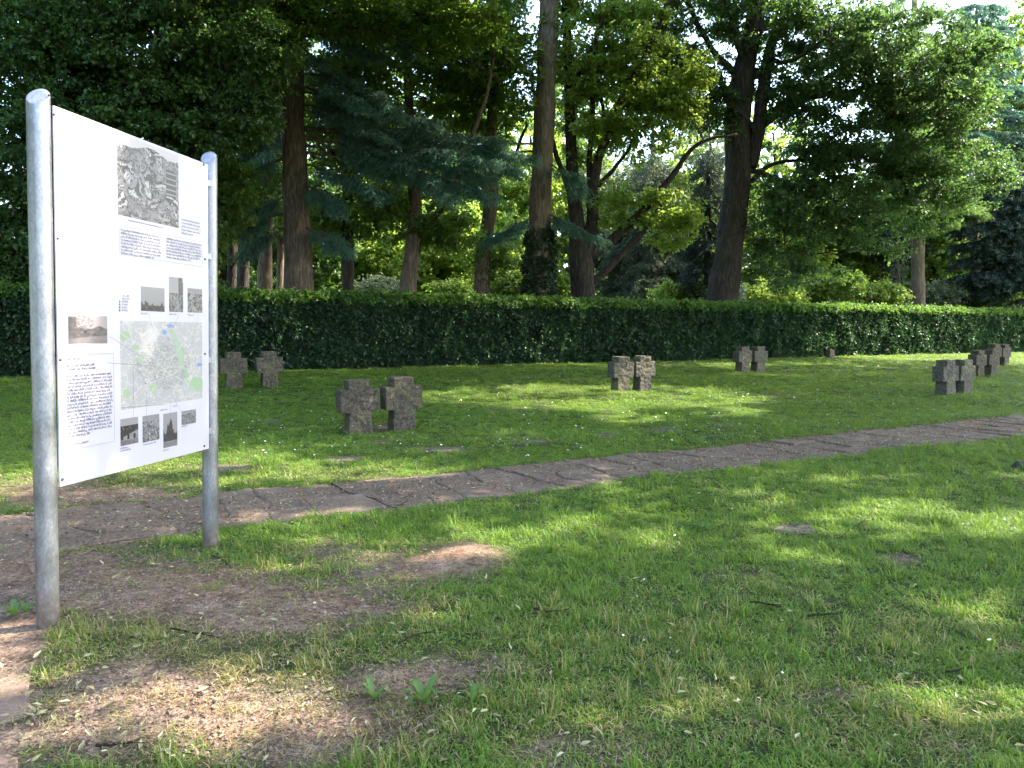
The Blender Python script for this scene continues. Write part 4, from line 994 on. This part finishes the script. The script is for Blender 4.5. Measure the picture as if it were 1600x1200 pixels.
tree('many stemmed oak with dark stems fanning out and one long limb slanting right', 31.5,
     [(912, 465, 36), (908, 400, 36), (902, 365, 26), (893, 250, 19), (888, 100, 15), (884, 0, 12), (880, -250, 5)],
     [[(915, 405, 26), (925, 350, 20), (932, 270, 16), (952, 205, 13), (985, 130, 10), (1020, 60, 8), (1045, -10, 5)],
      [(918, 400, 17), (955, 375, 15), (1010, 325, 12), (1055, 270, 9), (1092, 232, 6), (1150, 215, 3)],
      [(922, 440, 12), (960, 410, 10), (1000, 365, 8), (1030, 320, 5), (1060, 290, 3)],
      [(925, 340, 12), (922, 240, 9), (930, 120, 7), (940, 0, 5)], [(900, 330, 10), (870, 240, 8), (845, 170, 5), (830, 120, 3)], [(935, 290, 8), (970, 250, 6), (1000, 190, 4), (1010, 140, 2)],
      [(892, 140, 8), (920, 80, 6), (950, 10, 4)], [(950, 210, 7), (935, 150, 5), (900, 100, 3)]],
     [(905, 60, 70, 90, 300), (985, 75, 80, 70, 300), (1010, 190, 75, 65, 230), (1045, 330, 50, 60, 160), (930, 190, 60, 70, 220), (970, -150, 200, 130, 700), (1060, 130, 50, 60, 160), (960, 320, 40, 40, 60)], M['bright'], BR, M['bark_dark'], 1.25, 140, 16, thr=.53, fr=1.3, extra=[((4, 22, 13.2), (7, 7, 2.6), 2400), ((3, 15.5, 10.6), (5, 4.5, 2), 1300)])
tree('massive dark oak with a leaning trunk and heavy spreading limbs, right of centre', 35,
     [(1126, 480, 46), (1138, 400, 42), (1150, 300, 39), (1153, 210, 37), (1161, 120, 33), (1180, 30, 25), (1195, -60, 19), (1210, -300, 7)],
     [[(1170, 260, 24), (1184, 200, 22), (1190, 150, 19), (1196, 95, 17), (1218, 40, 14), (1258, -30, 10), (1290, -120, 5)],
      [(1180, 205, 15), (1210, 180, 13), (1258, 148, 10), (1310, 112, 7), (1370, 95, 4)], [(1182, 195, 12), (1225, 170, 10), (1275, 152, 8), (1330, 150, 4), (1400, 165, 3)],
      [(1158, 120, 13), (1128, 92, 10), (1098, 55, 8), (1068, 0, 6), (1040, -60, 3)], [(1152, 150, 10), (1110, 120, 8), (1050, 118, 6), (990, 130, 4), (950, 140, 2)],
      [(1165, 262, 9), (1200, 272, 8), (1236, 292, 7), (1255, 345, 5), (1268, 405, 3)], [(1168, 285, 8), (1205, 258, 7), (1262, 250, 5), (1320, 256, 3)], [(1165, 110, 9), (1150, 60, 6), (1135, 0, 4)],
      [(1200, 90, 8), (1230, 95, 6), (1290, 60, 4)], [(1240, 290, 4), (1225, 330, 3), (1228, 380, 2)], [(1400, 165, 4), (1420, 210, 3), (1440, 270, 2), (1470, 330, 1.5)], [(1185, 225, 9), (1170, 190, 9), (1140, 160, 7), (1120, 110, 4)]],
     [(1060, 60, 95, 75, 420), (1180, 20, 90, 70, 300), (1370, 95, 150, 70, 560), (1430, 170, 120, 80, 480), (1300, 50, 100, 60, 260), (1240, 340, 70, 60, 190), (1330, 300, 90, 60, 260), (1480, 280, 110, 60, 300),
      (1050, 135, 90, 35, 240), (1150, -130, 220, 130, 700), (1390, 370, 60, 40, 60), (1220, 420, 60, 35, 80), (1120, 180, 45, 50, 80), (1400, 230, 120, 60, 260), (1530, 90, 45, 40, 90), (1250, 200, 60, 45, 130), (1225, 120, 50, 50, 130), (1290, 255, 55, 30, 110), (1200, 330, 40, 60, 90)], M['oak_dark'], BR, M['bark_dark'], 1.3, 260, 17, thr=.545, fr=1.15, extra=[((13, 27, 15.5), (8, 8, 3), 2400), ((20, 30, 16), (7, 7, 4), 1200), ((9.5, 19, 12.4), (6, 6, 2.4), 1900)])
tree('slim pine with a bare straight trunk in the right background', 44, [(1434, 478, 21), (1434, 300, 18), (1432, 200, 16), (1430, 100, 12), (1428, -80, 4)], [], [], None, None, M['bark_light'], 1.25, 0, 18,
     boughs=[[(1434, 310), (1460, 325), (1480, 345)], [(1434, 315), (1410, 330), (1385, 345)], [(1434, 300), (1450, 330), (1445, 360)]], needles=(NL, M['needle_yellowish']), whorl=(9, 20.5, 44, 3.4, .8, .5), name='pine_tree')
tree('thin trunked conifer near the right edge with layered dark boughs', 49, [(1522, 445, 14), (1523, 280, 12), (1525, 150, 9), (1526, 10, 3)], [], [], None, None, M['bark'], 1.5, 0, 19,
     needles=(NF, M['needle']), whorl=(8.5, 22.5, 56, 4.5, .8, .15), name='fir_tree')
tree('dark cedar with flat layered branches at the right edge', 46, [(1640, 460, 26), (1640, 330, 18), (1640, 190, 5)], [], [], None, None, M['bark_dark'], 1.6, 0, 20,
     boughs=[[(1640, 250+i*26), (1580, 262+i*26), (1510, 285+i*24)] for i in range(8)]+[[(1640, 265+i*26), (1600, 280+i*26), (1550, 292+i*24)] for i in range(7)], needles=(NF, M['needle_dark']), whorl=(3, 14.0, 34, 3.4, 1.0, .12), name='cedar_tree')
tree('weeping dark spruce with hanging twigs, just left of the massive oak', 38, [(1106, 470, 14), (1106, 350, 11), (1107, 235, 3)], [], [], None, None, M['bark_dark'], 1.2, 0, 21,
     needles=(NL, M['needle_dark']), whorl=(1.6, 10.5, 80, 1.6, .4, 1.3), name='weeping_spruce')
tree('grey green weeping conifer behind the slanting oak limb', 50, [(1020, 470, 16), (1020, 300, 11), (1020, 180, 3)], [], [], None, None, M['bark'], 1.8, 0, 22,
     needles=(NL, M['needle_grey']), whorl=(2.5, 13, 80, 3.6, 1, .8), name='weeping_conifer')
# dark trunks between board and spruce
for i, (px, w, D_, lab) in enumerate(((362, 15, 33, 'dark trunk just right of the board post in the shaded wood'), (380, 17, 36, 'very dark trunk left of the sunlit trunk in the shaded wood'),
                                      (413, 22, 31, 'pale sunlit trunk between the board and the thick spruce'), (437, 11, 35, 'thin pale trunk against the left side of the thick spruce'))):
    tree(lab, D_, [(px, 465, w), (px+2, 350, w*.9), (px, 150, w*.7), (px-5, -60, w*.3)], [], [(px, 300, 60, 70, 140), (px-10, 120, 80, 110, 300)], M['dark'], BR, M['bark_light'] if i > 1 else M['bark_dark'], 1.4, 20, 30+i, group='slim trunks in the shaded wood left of the spruce')  # the sunlit trunk gets its light from the paler bark colour
# big overhanging trees on the left
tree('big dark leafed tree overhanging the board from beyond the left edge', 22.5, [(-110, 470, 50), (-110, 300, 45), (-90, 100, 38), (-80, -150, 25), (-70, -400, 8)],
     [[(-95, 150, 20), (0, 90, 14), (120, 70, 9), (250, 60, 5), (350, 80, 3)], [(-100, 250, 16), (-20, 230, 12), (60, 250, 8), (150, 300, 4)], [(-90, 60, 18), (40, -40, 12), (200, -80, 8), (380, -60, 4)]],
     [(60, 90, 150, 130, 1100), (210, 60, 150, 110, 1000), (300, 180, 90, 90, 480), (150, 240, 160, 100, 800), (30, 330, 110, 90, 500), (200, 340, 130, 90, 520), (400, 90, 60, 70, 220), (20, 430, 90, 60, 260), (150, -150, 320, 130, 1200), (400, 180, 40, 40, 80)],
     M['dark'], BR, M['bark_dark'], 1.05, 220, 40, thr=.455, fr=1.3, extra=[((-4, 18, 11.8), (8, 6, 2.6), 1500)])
tree('broad leafy tree hanging bright edged leaves over the top left of the wood', 24.5, [(250, 470, 22), (250, 300, 20), (260, 100, 16), (280, -100, 9)], [[(258, 120, 8), (330, 60, 6), (430, 30, 4)]],
     [(390, 50, 90, 70, 380), (560, 10, 110, 45, 260), (700, 30, 90, 50, 240), (450, -80, 320, 90, 900), (280, 390, 80, 70, 300), (330, 300, 80, 70, 300)], M['oak'], BR, M['bark_dark'], 1.1, 90, 41, thr=.45)
# second row: sunlit leafy trees filling the gaps
SECOND = [(1590, 55, 'oak', 'tall green tree filling the upper right corner of the view', 130, 130), (1500, 66, 'oak', 'tall green tree far behind the thin conifer', 150, 120),
          (830, 54, 'bright', 'sunlit tree filling the view left of the tall straight trunk', 270, 110), (740, 58, 'bright', 'light green tree far behind the bent trunk', 250, 120), (1500, 58, 'bright', 'sunlit tree beyond the thin conifer at the right', 380, 90), (1110, 62, 'pale', 'pale tree far behind the massive oak', 280, 130),
          (560, 48, 'bright', 'sunlit leafy tree glowing between the spruce trunk and the forked tree', 370, 90), (700, 46, 'bright', 'sunlit yellow green tree between the forked tree and the bent trunk', 390, 80),
          (800, 52, 'bright', 'sunlit leafy tree behind the ivy clad trunk', 400, 70), (960, 55, 'pale', 'pale leafy tree behind the many stemmed oak', 340, 110),
          (1060, 58, 'bright', 'sunlit tree behind the long slanting limb', 330, 110), (1210, 50, 'bright', 'green tree right of the massive oak trunk', 290, 150),
          (1310, 54, 'oak', 'leafy tree behind the hanging oak branches on the right', 350, 100), (1400, 60, 'pale', 'pale green tree left of the bare pine trunk', 330, 100),
          (1490, 62, 'oak', 'green tree between the pine and the thin conifer', 340, 90), (1590, 60, 'dark', 'dark tree at the far right edge of the wood', 320, 120),
          (470, 44, 'dark', 'dark tree hidden behind the thick spruce trunk', 300, 130), (350, 42, 'dark', 'dark tree behind the board post in the deep shade', 300, 140),
          (100, 36, 'dark', 'dark tree behind the board at the left edge', 330, 150), (630, 60, 'oak', 'green tree far behind the forked tree', 250, 140), (900, 66, 'oak', 'green tree far behind the tall straight trunk', 230, 120)]
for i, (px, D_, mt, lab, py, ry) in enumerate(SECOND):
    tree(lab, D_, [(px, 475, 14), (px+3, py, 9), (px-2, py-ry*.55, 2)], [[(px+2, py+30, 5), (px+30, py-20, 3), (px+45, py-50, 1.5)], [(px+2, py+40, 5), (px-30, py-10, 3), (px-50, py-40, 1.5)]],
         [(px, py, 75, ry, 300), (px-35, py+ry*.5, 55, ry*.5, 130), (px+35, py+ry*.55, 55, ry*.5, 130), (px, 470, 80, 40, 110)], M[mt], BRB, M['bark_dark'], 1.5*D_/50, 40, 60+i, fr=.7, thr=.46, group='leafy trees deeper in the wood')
# far wood as one mass
n = 3600
a = rng.uniform(-1, 1, n); Dd = rng.uniform(72, 100, n); x = a*.85*Dd; h_ = rng.uniform(0, 1, n)**.8*(8+8*noise2(x, x*0, .12, 90, 3)); 
P = np.stack([x, Dd, h_], 1)
o = scatter('far_wood', BRB, P, np.stack([rng.normal(0, .4, n), rng.normal(0, .4, n), rng.uniform(0, 6.28, n)], 1), rng.uniform(3.2, 6, n), [M['oak'], M['twig']])
tag(o, 'distant green mass of woodland closing the view behind the trees', 'woodland')
# shrubs seen over the hedge
def shrub(label, px, py, rx, ry, D_, leaf, cnt, clump=BR, sc=1.0, seed=1):
    c = at(px, py, D_); bz = float(hgt(c[0], c[1])); root = empty('shrub', (c[0], c[1], bz), label, 'shrub', 'shrubs behind the hedge')
    q = D_/F; mb = MB(); r = np.random.default_rng(seed)
    for i in range(7):
        e = c+np.array([rx*q, rx*q, ry*q])*r.normal(0, .35, 3); b = np.array([c[0], c[1], bz])+np.append(r.normal(0, .15, 2), -.1)
        mb.tube(spline([b, (b+e)/2+r.normal(0, .2, 3), e], 6), np.linspace(.05, .015, 6), 6)
    keep_parent(mb.build('stems', [M['bark']], None), root)
    h_ = c[2]+ry*q-bz; cz = bz+h_/2
    P = ell_points(np.array([c[0], c[1], c[2]]), np.array([rx*q, rx*q*.8, ry*q]), cnt, 1.2, .38, seed, .5)
    P2 = ell_points(np.array([c[0], c[1], bz+(c[2]-bz)*.4]), np.array([rx*q*.9, rx*q*.7, (c[2]-bz)*.6]), cnt//3, 1.2, .3, seed, .5)
    P = np.concatenate([P, P2]); n = len(P)
    keep_parent(scatter('leaves', clump, P, np.stack([rng.normal(0, .4, n), rng.normal(0, .4, n), rng.uniform(0, 6.28, n)], 1), sc*rng.uniform(.8, 1.3, n), [leaf, M['twig']]), root)
shrub('round dark green rhododendron at the right behind the hedge', 1530, 455, 46, 27, 47, M['dark'], 260, BR, 1.2, 1)
shrub('bright yellow green shrub right of the massive oak trunk', 1205, 462, 55, 24, 41, M['bright'], 240, BR, 1.2, 2)
shrub('tall fresh green shrub under the hanging oak branches', 1300, 455, 60, 34, 42, M['oak'], 300, BR, 1.2, 3)
shrub('light green shrub left of the bare pine trunk', 1375, 462, 45, 26, 43, M['bright'], 220, BR, 1.2, 4)
shrub('pale dry looking shrub right of the bare pine trunk', 1470, 462, 34, 24, 46, M['pale'], 160, BR, 1.2, 5)
shrub('blue grey dark shrub above the young fir', 1392, 385, 38, 32, 52, M['needle_dark'], 200, BR, 1.4, 6)
shrub('fresh green shrub behind the hedge left of the massive oak', 1060, 462, 40, 22, 38, M['bright'], 160, BR, 1.1, 7)
shrub('bright shrub behind the hedge between the bent trunk and the ivy clad trunk', 800, 450, 38, 26, 34, M['bright'], 180, BR, 1.1, 8)
shrub('light shrub behind the hedge right of the thick spruce trunk', 590, 455, 42, 26, 33, M['pale'], 160, BR, 1.0, 9)
shrub('low yellow green shrub behind the hedge right of the forked tree', 700, 458, 38, 22, 34, M['bright'], 160, BR, 1.0, 10)
shrub('low shaded shrub behind the hedge at the left edge', 20, 440, 60, 30, 25, M['oak'], 220, BR, 1.0, 11)
tree('young light green fir with a narrow top in front of the bare pine', 43, [(1404, 470, 6), (1404, 430, 4), (1403, 385, 1)], [], [], None, None, M['bark'], .7, 0, 23, needles=(NB, M['needle_grey']), whorl=(1.5, 6.1, 44, 1.1, .12, .1), name='young_fir')
# ivy on the tall trunk
n = 420; t = rng.uniform(0, 1, n); py = 465-t*105; a = rng.uniform(0, 2*math.pi, n)
C0 = np.array([at(842+(465-q_)*.02, q_, 30.5) for q_ in py]); rr_ = .49*(1+.2*(1-t)); P = C0+np.stack([np.cos(a)*rr_, np.sin(a)*rr_, 0*a], 1)
o = scatter('ivy', HB, P, np.stack([rng.normal(0, .5, n), rng.normal(0, .5, n), rng.uniform(0, 6.28, n)], 1), rng.uniform(.8, 1.4, n), [M['ivy'], M['twig']])
tag(o, 'dark ivy climbing the foot of the tall straight trunk', 'ivy')

# ------------------------------------------------------------------ shade trees to the right of the lawn: they throw the dappled shade
def shade_tree(label, x0, y0, H0, cx, cy, rx, ry, rz, cnt, seed):
    z0 = float(hgt(x0, y0)); root = empty('tree', (x0, y0, z0), label, 'tree', 'shade trees right of the lawn' if x0 > 0 else 'unseen trees added left of the board to block the sky')
    T = spline([(x0, y0, z0-.2), (x0, y0, z0+3), (x0+.3*(cx-x0), y0+.3*(cy-y0), z0+H0*.6), (cx, cy, z0+H0*1.1)], 20)
    mb = MB(); mb.tube(T, np.linspace(.45, .12, 20), 14, True, 0, .15, seed); keep_parent(mb.build('trunk', [M['bark']], None, True), root)
    c = np.array([cx, cy, H0]); P = ell_points(c, np.array([rx, ry, rz]), cnt, .7, .30, seed, .6)
    sk = [T[8:]]; r = np.random.default_rng(seed)
    for i in range(7):
        e = c+np.array([rx, ry, rz])*.75*np.array([math.cos(i*.9), math.sin(i*.9), r.uniform(-.4, .5)]); b = T[8+i]
        L_ = spline([b, (b+e)/2+np.array([0, 0, .6]), e], 9)
        pxl, pyl = project(L_[:, 0], np.maximum(L_[:, 1], .3), L_[:, 2])
        if np.any((pxl > -40) & (pxl < 1640) & (pyl > -40) & (L_[:, 1] > .5)): continue
        mb = MB(); mb.tube(L_, np.linspace(.16, .04, 9), 7); keep_parent(mb.build('limb', [M['bark']], None, True), root); sk.append(L_)
    P = P[~in_lit(P)]; px, py = project(P[:, 0], np.maximum(P[:, 1], .3), P[:, 2]); P = P[~((px > -60) & (px < 1660) & (py > -60) & (P[:, 1] > .3))]  # clumps left out so that the sun reaches chosen patches
    n = len(P)
    keep_parent(scatter('crown', BRB, P, np.stack([rng.normal(0, .35, n), rng.normal(0, .35, n), rng.uniform(0, 6.28, n)], 1), rng.uniform(1.0, 1.6, n), [M['oak'], M['twig']]), root)
    return root
shade_tree('leafy tree standing right of the near lawn', 13, 4.5, 11.5, 10, 7, 7, 5, 3, 2000, 1)
shade_tree('leafy tree standing right of the path', 19, 11, 12, 16.5, 13, 7.5, 6, 3.3, 2400, 2)
shade_tree('leafy tree standing right of the far lawn', 27, 20, 13.5, 22, 20, 7.5, 7, 3.5, 2200, 3)
shade_tree('leafy tree beside the right hand end of the hedge', 36, 29, 15, 31, 29, 8, 8, 4, 1900, 4)
shade_tree('leafy tree right of the path, behind the nearer ones', 24, 5, 15, 23, 6, 7, 6, 3.5, 1500, 5)
shade_tree('leafy tree close to the near right corner of the lawn', 9, -3, 10.5, 8, .5, 5.5, 4.2, 2.8, 1300, 6)
for i, (x0, y0, w_) in enumerate(((-13, -2, 'level with the camera'), (-15, 5, 'left of the side path'), (-17, 11, 'left of the path end'), (-20, 18, 'at the left hedge end'), (-8, -9, 'behind the camera'))):  # trees out of view, added to block sky light from the left
    shade_tree('unseen tree added beyond the left edge to block the sky, '+w_, x0, y0, 7.5, x0, y0, 4.2, 4.2, 7, 1100, 20+i)

# ------------------------------------------------------------------ small things on the ground
def leaf_litter(name, P, L0, L1, ratio, mat, label, cat, seed):
    r = np.random.default_rng(seed); n = len(P); base = np.array([(0, 0, 0), (-.5, .3, .18), (0, .35, 0), (.5, .3, .18), (-.35, .7, .12), (.35, .7, .12), (0, 1, .10)])
    tri = np.array([(0, 2, 1), (0, 3, 2), (1, 2, 4), (2, 3, 5), (2, 6, 4), (2, 5, 6)])
    L_ = r.uniform(L0, L1, n); Bx = base[None]*np.stack([L_*ratio, L_, L_*.9], 1)[:, None]
    Mx = rotm(r.uniform(0, 6.28, n), r.normal(.05, .3, n), r.normal(0, .6, n)); V = np.einsum('nij,nkj->nki', Mx, Bx)+P[:, None]
    Fc = (tri[None]+np.arange(n)[:, None, None]*7).reshape(-1, 3)
    o = link(name, mkmesh(name, V.reshape(-1, 3), Fc, mat, None, False, {'rnd': ('FACE', 'FLOAT', np.repeat(r.uniform(0, 1, n), 6))})); o['kind'] = 'stuff'; tag(o, label, cat)
def spots(n, px0, px1, py0, py1, lift=.012, thr=None):
    px = rng.uniform(px0, px1, n); py = rng.uniform(py0, py1, n)
    return np.array([gp(a, b)+np.array([0, 0, lift]) for a, b in zip(px, py)])
P = np.concatenate([spots(260, 90, 760, 730, 1000), spots(240, 0, 700, 1000, 1200), spots(130, 300, 1600, 650, 800, .02), spots(110, 700, 1600, 800, 1200, .03), spots(100, 0, 340, 740, 840)])
leaf_litter('fallen_leaves', P, .018, .05, .34, M['deadleaf'], 'pale yellow fallen leaves scattered over bare soil and path', 'leaves', 1)
P = np.concatenate([spots(900, 30, 760, 850, 1200), spots(300, 0, 1300, 700, 860)])
leaf_litter('brown_leaves', P, .012, .038, .4, M['browndead'], 'small brown dead leaf scraps on soil and path', 'leaves', 2)
# finer scraps along the path
ss = rng.uniform(-4, 18, 4200); nn = rng.normal(6.95, .5, 4200)+rng.choice([-.35, 0, .35], 4200); x, y = xy(ss, nn); P = np.stack([x, y, hgt(x, y)+.012], 1)
leaf_litter('path_litter', P, .012, .035, .38, M['deadleaf'], 'fine pale leaf scraps strewn along the stone path', 'leaves', 3)
ss = rng.uniform(-4, 18, 7000); nn = rng.normal(6.95, .5, 7000)+rng.choice([-.45, 0, .45], 7000); x, y = xy(ss, nn); P = np.stack([x, y, hgt(x, y)+.011], 1)
leaf_litter('path_crumbs', P, .010, .04, .5, M['browndead'], 'brown crumbs and leaf remains strewn along the stone path', 'leaves', 4)
# clods and small stones on bare soil, straw lying flat
def clod(seed):
    r = np.random.default_rng(seed); bm = bmesh.new(); bmesh.ops.create_icosphere(bm, subdivisions=1, radius=1)
    for v in bm.verts: v.co = Vector((v.co.x*r.uniform(.7, 1.2), v.co.y*r.uniform(.7, 1.1), v.co.z*.6))
    V = np.array([v.co[:] for v in bm.verts]); Fc = np.array([[v.index for v in f.verts] for f in bm.faces]); bm.free()
    return V, Fc, np.full(len(Fc), r.uniform(0, 1)), np.zeros(len(Fc)), np.zeros(len(Fc), int)
n = 75000; y = rng.uniform(2, 8, n)**1.0; x = rng.uniform(-.72, .72, n)*y; so_, pa_2 = soilmask(x, y); k = (so_ > .35) & (pa_2 < .5); x, y = x[k], y[k]; n = len(x)
scl_ = .002+.009*rng.uniform(0, 1, n)**5
scatter('soil_clods', [clod(i) for i in range(5)], np.stack([x, y, hgt(x, y)+.004+(noise2(x, y, 1.7, 21, 3)-.5)*.035+(noise2(x, y, 9, 22, 2)-.5)*.012], 1), np.stack([rng.uniform(-.5, .5, n)]*2+[rng.uniform(0, 6.28, n)], 1), scl_, plain('clod', (.20, .15, .115), .95, 0, .1, .5, 40))
tag(bpy.data.objects['soil_clods'], 'crumbly clods and small stones on the bare soil', 'soil')
def straw(seed):
    r = np.random.default_rng(seed); V, Fc = [], []
    for i in range(9):
        p = np.append(r.uniform(-.05, .05, 2), r.uniform(0, .012)); a = r.uniform(0, 6.28); L_ = r.uniform(.03, .09); d = np.array([math.cos(a), math.sin(a), r.uniform(-.1, .25)])*L_; w = np.array([-math.sin(a), math.cos(a), 0])*.0013
        m = p+d*.5+np.append(r.normal(0, .006, 2), .004); k = len(V); V += [p-w, p+w, m-w, m+w, p+d]; Fc += [(k, k+1, k+3), (k, k+3, k+2), (k+2, k+3, k+4)]
    Fc = np.array(Fc); return np.array(V), Fc, np.repeat(r.uniform(0, 1, 9), 3), np.full(len(Fc), .05), np.zeros(len(Fc), int)
n = 16000; y = rng.uniform(2, 8, n); x = rng.uniform(-.72, .72, n)*y; so_, pa_2 = soilmask(x, y); px, py = project(x, y, hgt(x, y))
k = ((so_ > .12) & (rng.uniform(0, 1, n) < .10) | (rng.uniform(0, 1, n) < blobs(px, py, DRY)*.22)) & (pa_2 < .4); x, y = x[k], y[k]; n = len(x)
scatter('dry_straw', [straw(i) for i in range(5)], np.stack([x, y, hgt(x, y)+.008+(noise2(x, y, 1.7, 21, 3)-.5)*.035], 1), np.stack([np.zeros(n), np.zeros(n), rng.uniform(0, 6.28, n)], 1), rng.uniform(.7, 1.2, n), M['grass'], None, None, np.ones(n))
tag(bpy.data.objects['dry_straw'], 'dry straw and dead grass lying on the thin turf near the board', 'dry grass')
# daisies
P = spots(800, 330, 1600, 565, 720, .055); s, n_ = sn(P[:, 0], P[:, 1]); k = (n_ > 7.8)&(n_ < 23.6); P = P[k]; P2 = spots(14, 900, 1600, 760, 1150, .06); P = np.concatenate([P, P2])
V_, F_ = [], []
for p in P:
    r_ = random.uniform(.0035, .008)*(1+.07*p[1]); k = len(V_); tx, ty = random.uniform(-.4, .4), random.uniform(-.4, .4)
    for j in range(6): a = j*math.pi/3; V_.append((p[0]+math.cos(a)*r_, p[1]+math.sin(a)*r_, p[2]+r_*(tx*math.cos(a)+ty*math.sin(a))))
    V_.append((p[0], p[1], p[2]-r_*.7)); F_ += [tuple(k+j for j in range(6))]+[(k+(j+1) % 6, k+j, k+6) for j in range(6)]
o = link('daisies', mkmesh('daisies', V_, F_, M['petal'])); o['kind'] = 'stuff'; tag(o, 'tiny white clover and daisy heads dotted over the lawn', 'flowers')
# twigs lying about
TW = [([(518, 757), (545, 772), (575, 779), (600, 790), (622, 800)], .006, 'long thin dark twig lying across the path'),
      ([(645, 775), (632, 790), (610, 800)], .004, 'short bent twig near the path edge'),
      ([(262, 985), (300, 992), (350, 1002)], .005, 'thin twig on the soil right of the left post'),
      ([(1170, 948), (1195, 951), (1221, 957)], .006, 'curved dark twig in the near lawn'),
      ([(1262, 970), (1285, 969), (1300, 966)], .007, 'short thick dark twig in the near lawn, right of the curved one'),
      ([(835, 958), (850, 964), (890, 960)], .005, 'bent twig in the yellowish grass, lower centre'),
      ([(1475, 1060), (1500, 1056), (1518, 1050)], .005, 'dark twig in the grass at lower right'),
      ([(630, 1010), (655, 1000), (690, 992)], .004, 'thin twig on bare soil, lower centre'),
      ([(330, 870), (350, 880), (362, 892)], .004, 'small twig beside the right post'),
      ([(150, 1170), (190, 1168), (225, 1158)], .006, 'brown twig on the red soil at lower left'),
      ([(1310, 848), (1330, 832), (1350, 818), (1366, 800)], .004, 'thin long stalk lying in the grass behind the flat grey stone')]
for pts_, r_, lb_ in TW:
    A = np.array([gp(a, b) + np.array([0, 0, .03 if a > 600 else .014]) for a, b in pts_]); c = A.mean(0); mb = MB(); B = spline(A-c, 4*len(A)); B += np.random.default_rng(int(pts_[0][0])).normal(0, .0015, B.shape)
    mb.tube(B, np.linspace(r_, r_*.5, len(B)), 6)
    k = len(B)//2; mb.tube([B[k], B[k]+(B[k+1]-B[k])*1.2+np.array([.02, -.02, .01]), B[k]+(B[k+1]-B[k])*2+np.array([.06, -.03, .01])], [r_*.6, r_*.4, r_*.2], 5)
    o = mb.build('twig', [M['twig']], None, True, c); tag(o, lb_, 'twig', 'twigs lying on the ground')
# broad leaved weeds
def weed(px, py, n, L_, lab, up=.5):
    c = gp(px, py); root = empty('weed', c, lab, 'plant', 'broad leaved weeds in the turf'); r = random.Random(px)
    for i in range(n):
        a = i*2*math.pi/n+r.uniform(-.3, .3); ll = L_*r.uniform(.7, 1.15); e = r.uniform(up*.5, up*1.3); V_ = []
        for k_ in range(6):
            t = k_/5; w = ll*.10*math.sin(math.pi*(.12+.86*t))*(1+.25*(k_ % 2)); rr_ = ll*t*math.cos(e); zz = ll*math.sin(e)*math.sin(t*2.0)*.8
            for sd in (-1, 0, 1): V_.append((math.cos(a)*rr_-math.sin(a)*w*sd, math.sin(a)*rr_+math.cos(a)*w*sd, zz+abs(sd)*w*.4))
        Fs = [f for k_ in range(5) for f in ((k_*3, k_*3+1, k_*3+4, k_*3+3), (k_*3+1, k_*3+2, k_*3+5, k_*3+4))]
        me = mkmesh('leaf', V_, Fs, M['weed'], None, True, {'rnd': ('FACE', 'FLOAT', np.full(len(Fs), r.random()))}); link('leaf', me, root)
weed(662, 1098, 9, .15, 'dandelion rosette with long fresh leaves on the bare patch, lower centre', .7)
weed(584, 1094, 6, .11, 'small pale weed left of the dandelion rosette', .8)
weed(446, 834, 5, .08, 'tiny bright weed at the path edge right of the right post', .9)
weed(22, 962, 9, .12, 'leafy weed at the left edge behind the red slabs', .6)
weed(40, 955, 7, .10, 'leafy weed close to the left side of the left post', .6)
weed(552, 812, 6, .09, 'pale weed standing at the edge of the path', .9)
weed(738, 1100, 5, .09, 'small upright weed right of the dandelion rosette', 1.0)
weed(1100, 828, 8, .13, 'plantain rosette in the lawn below the path', .5)
weed(450, 880, 7, .08, 'grey green weed on the bare soil right of the right post', .5)
# dark stone at the right edge
c = gp(1597, 733); r = np.random.default_rng(8); bm = bmesh.new(); bmesh.ops.create_icosphere(bm, subdivisions=2, radius=.09)
for v in bm.verts: v.co = Vector((v.co.x*1.2, v.co.y, v.co.z*.7))*(1+r.uniform(-.12, .12))
me = bpy.data.meshes.new('stone'); bm.to_mesh(me); me.materials.append(plain('black_stone', (.02, .02, .024), .5)); o = link('stone', me, None, c+np.array([0, 0, .03])); tag(o, 'small black stone in the grass at the right edge of the picture', 'stone')
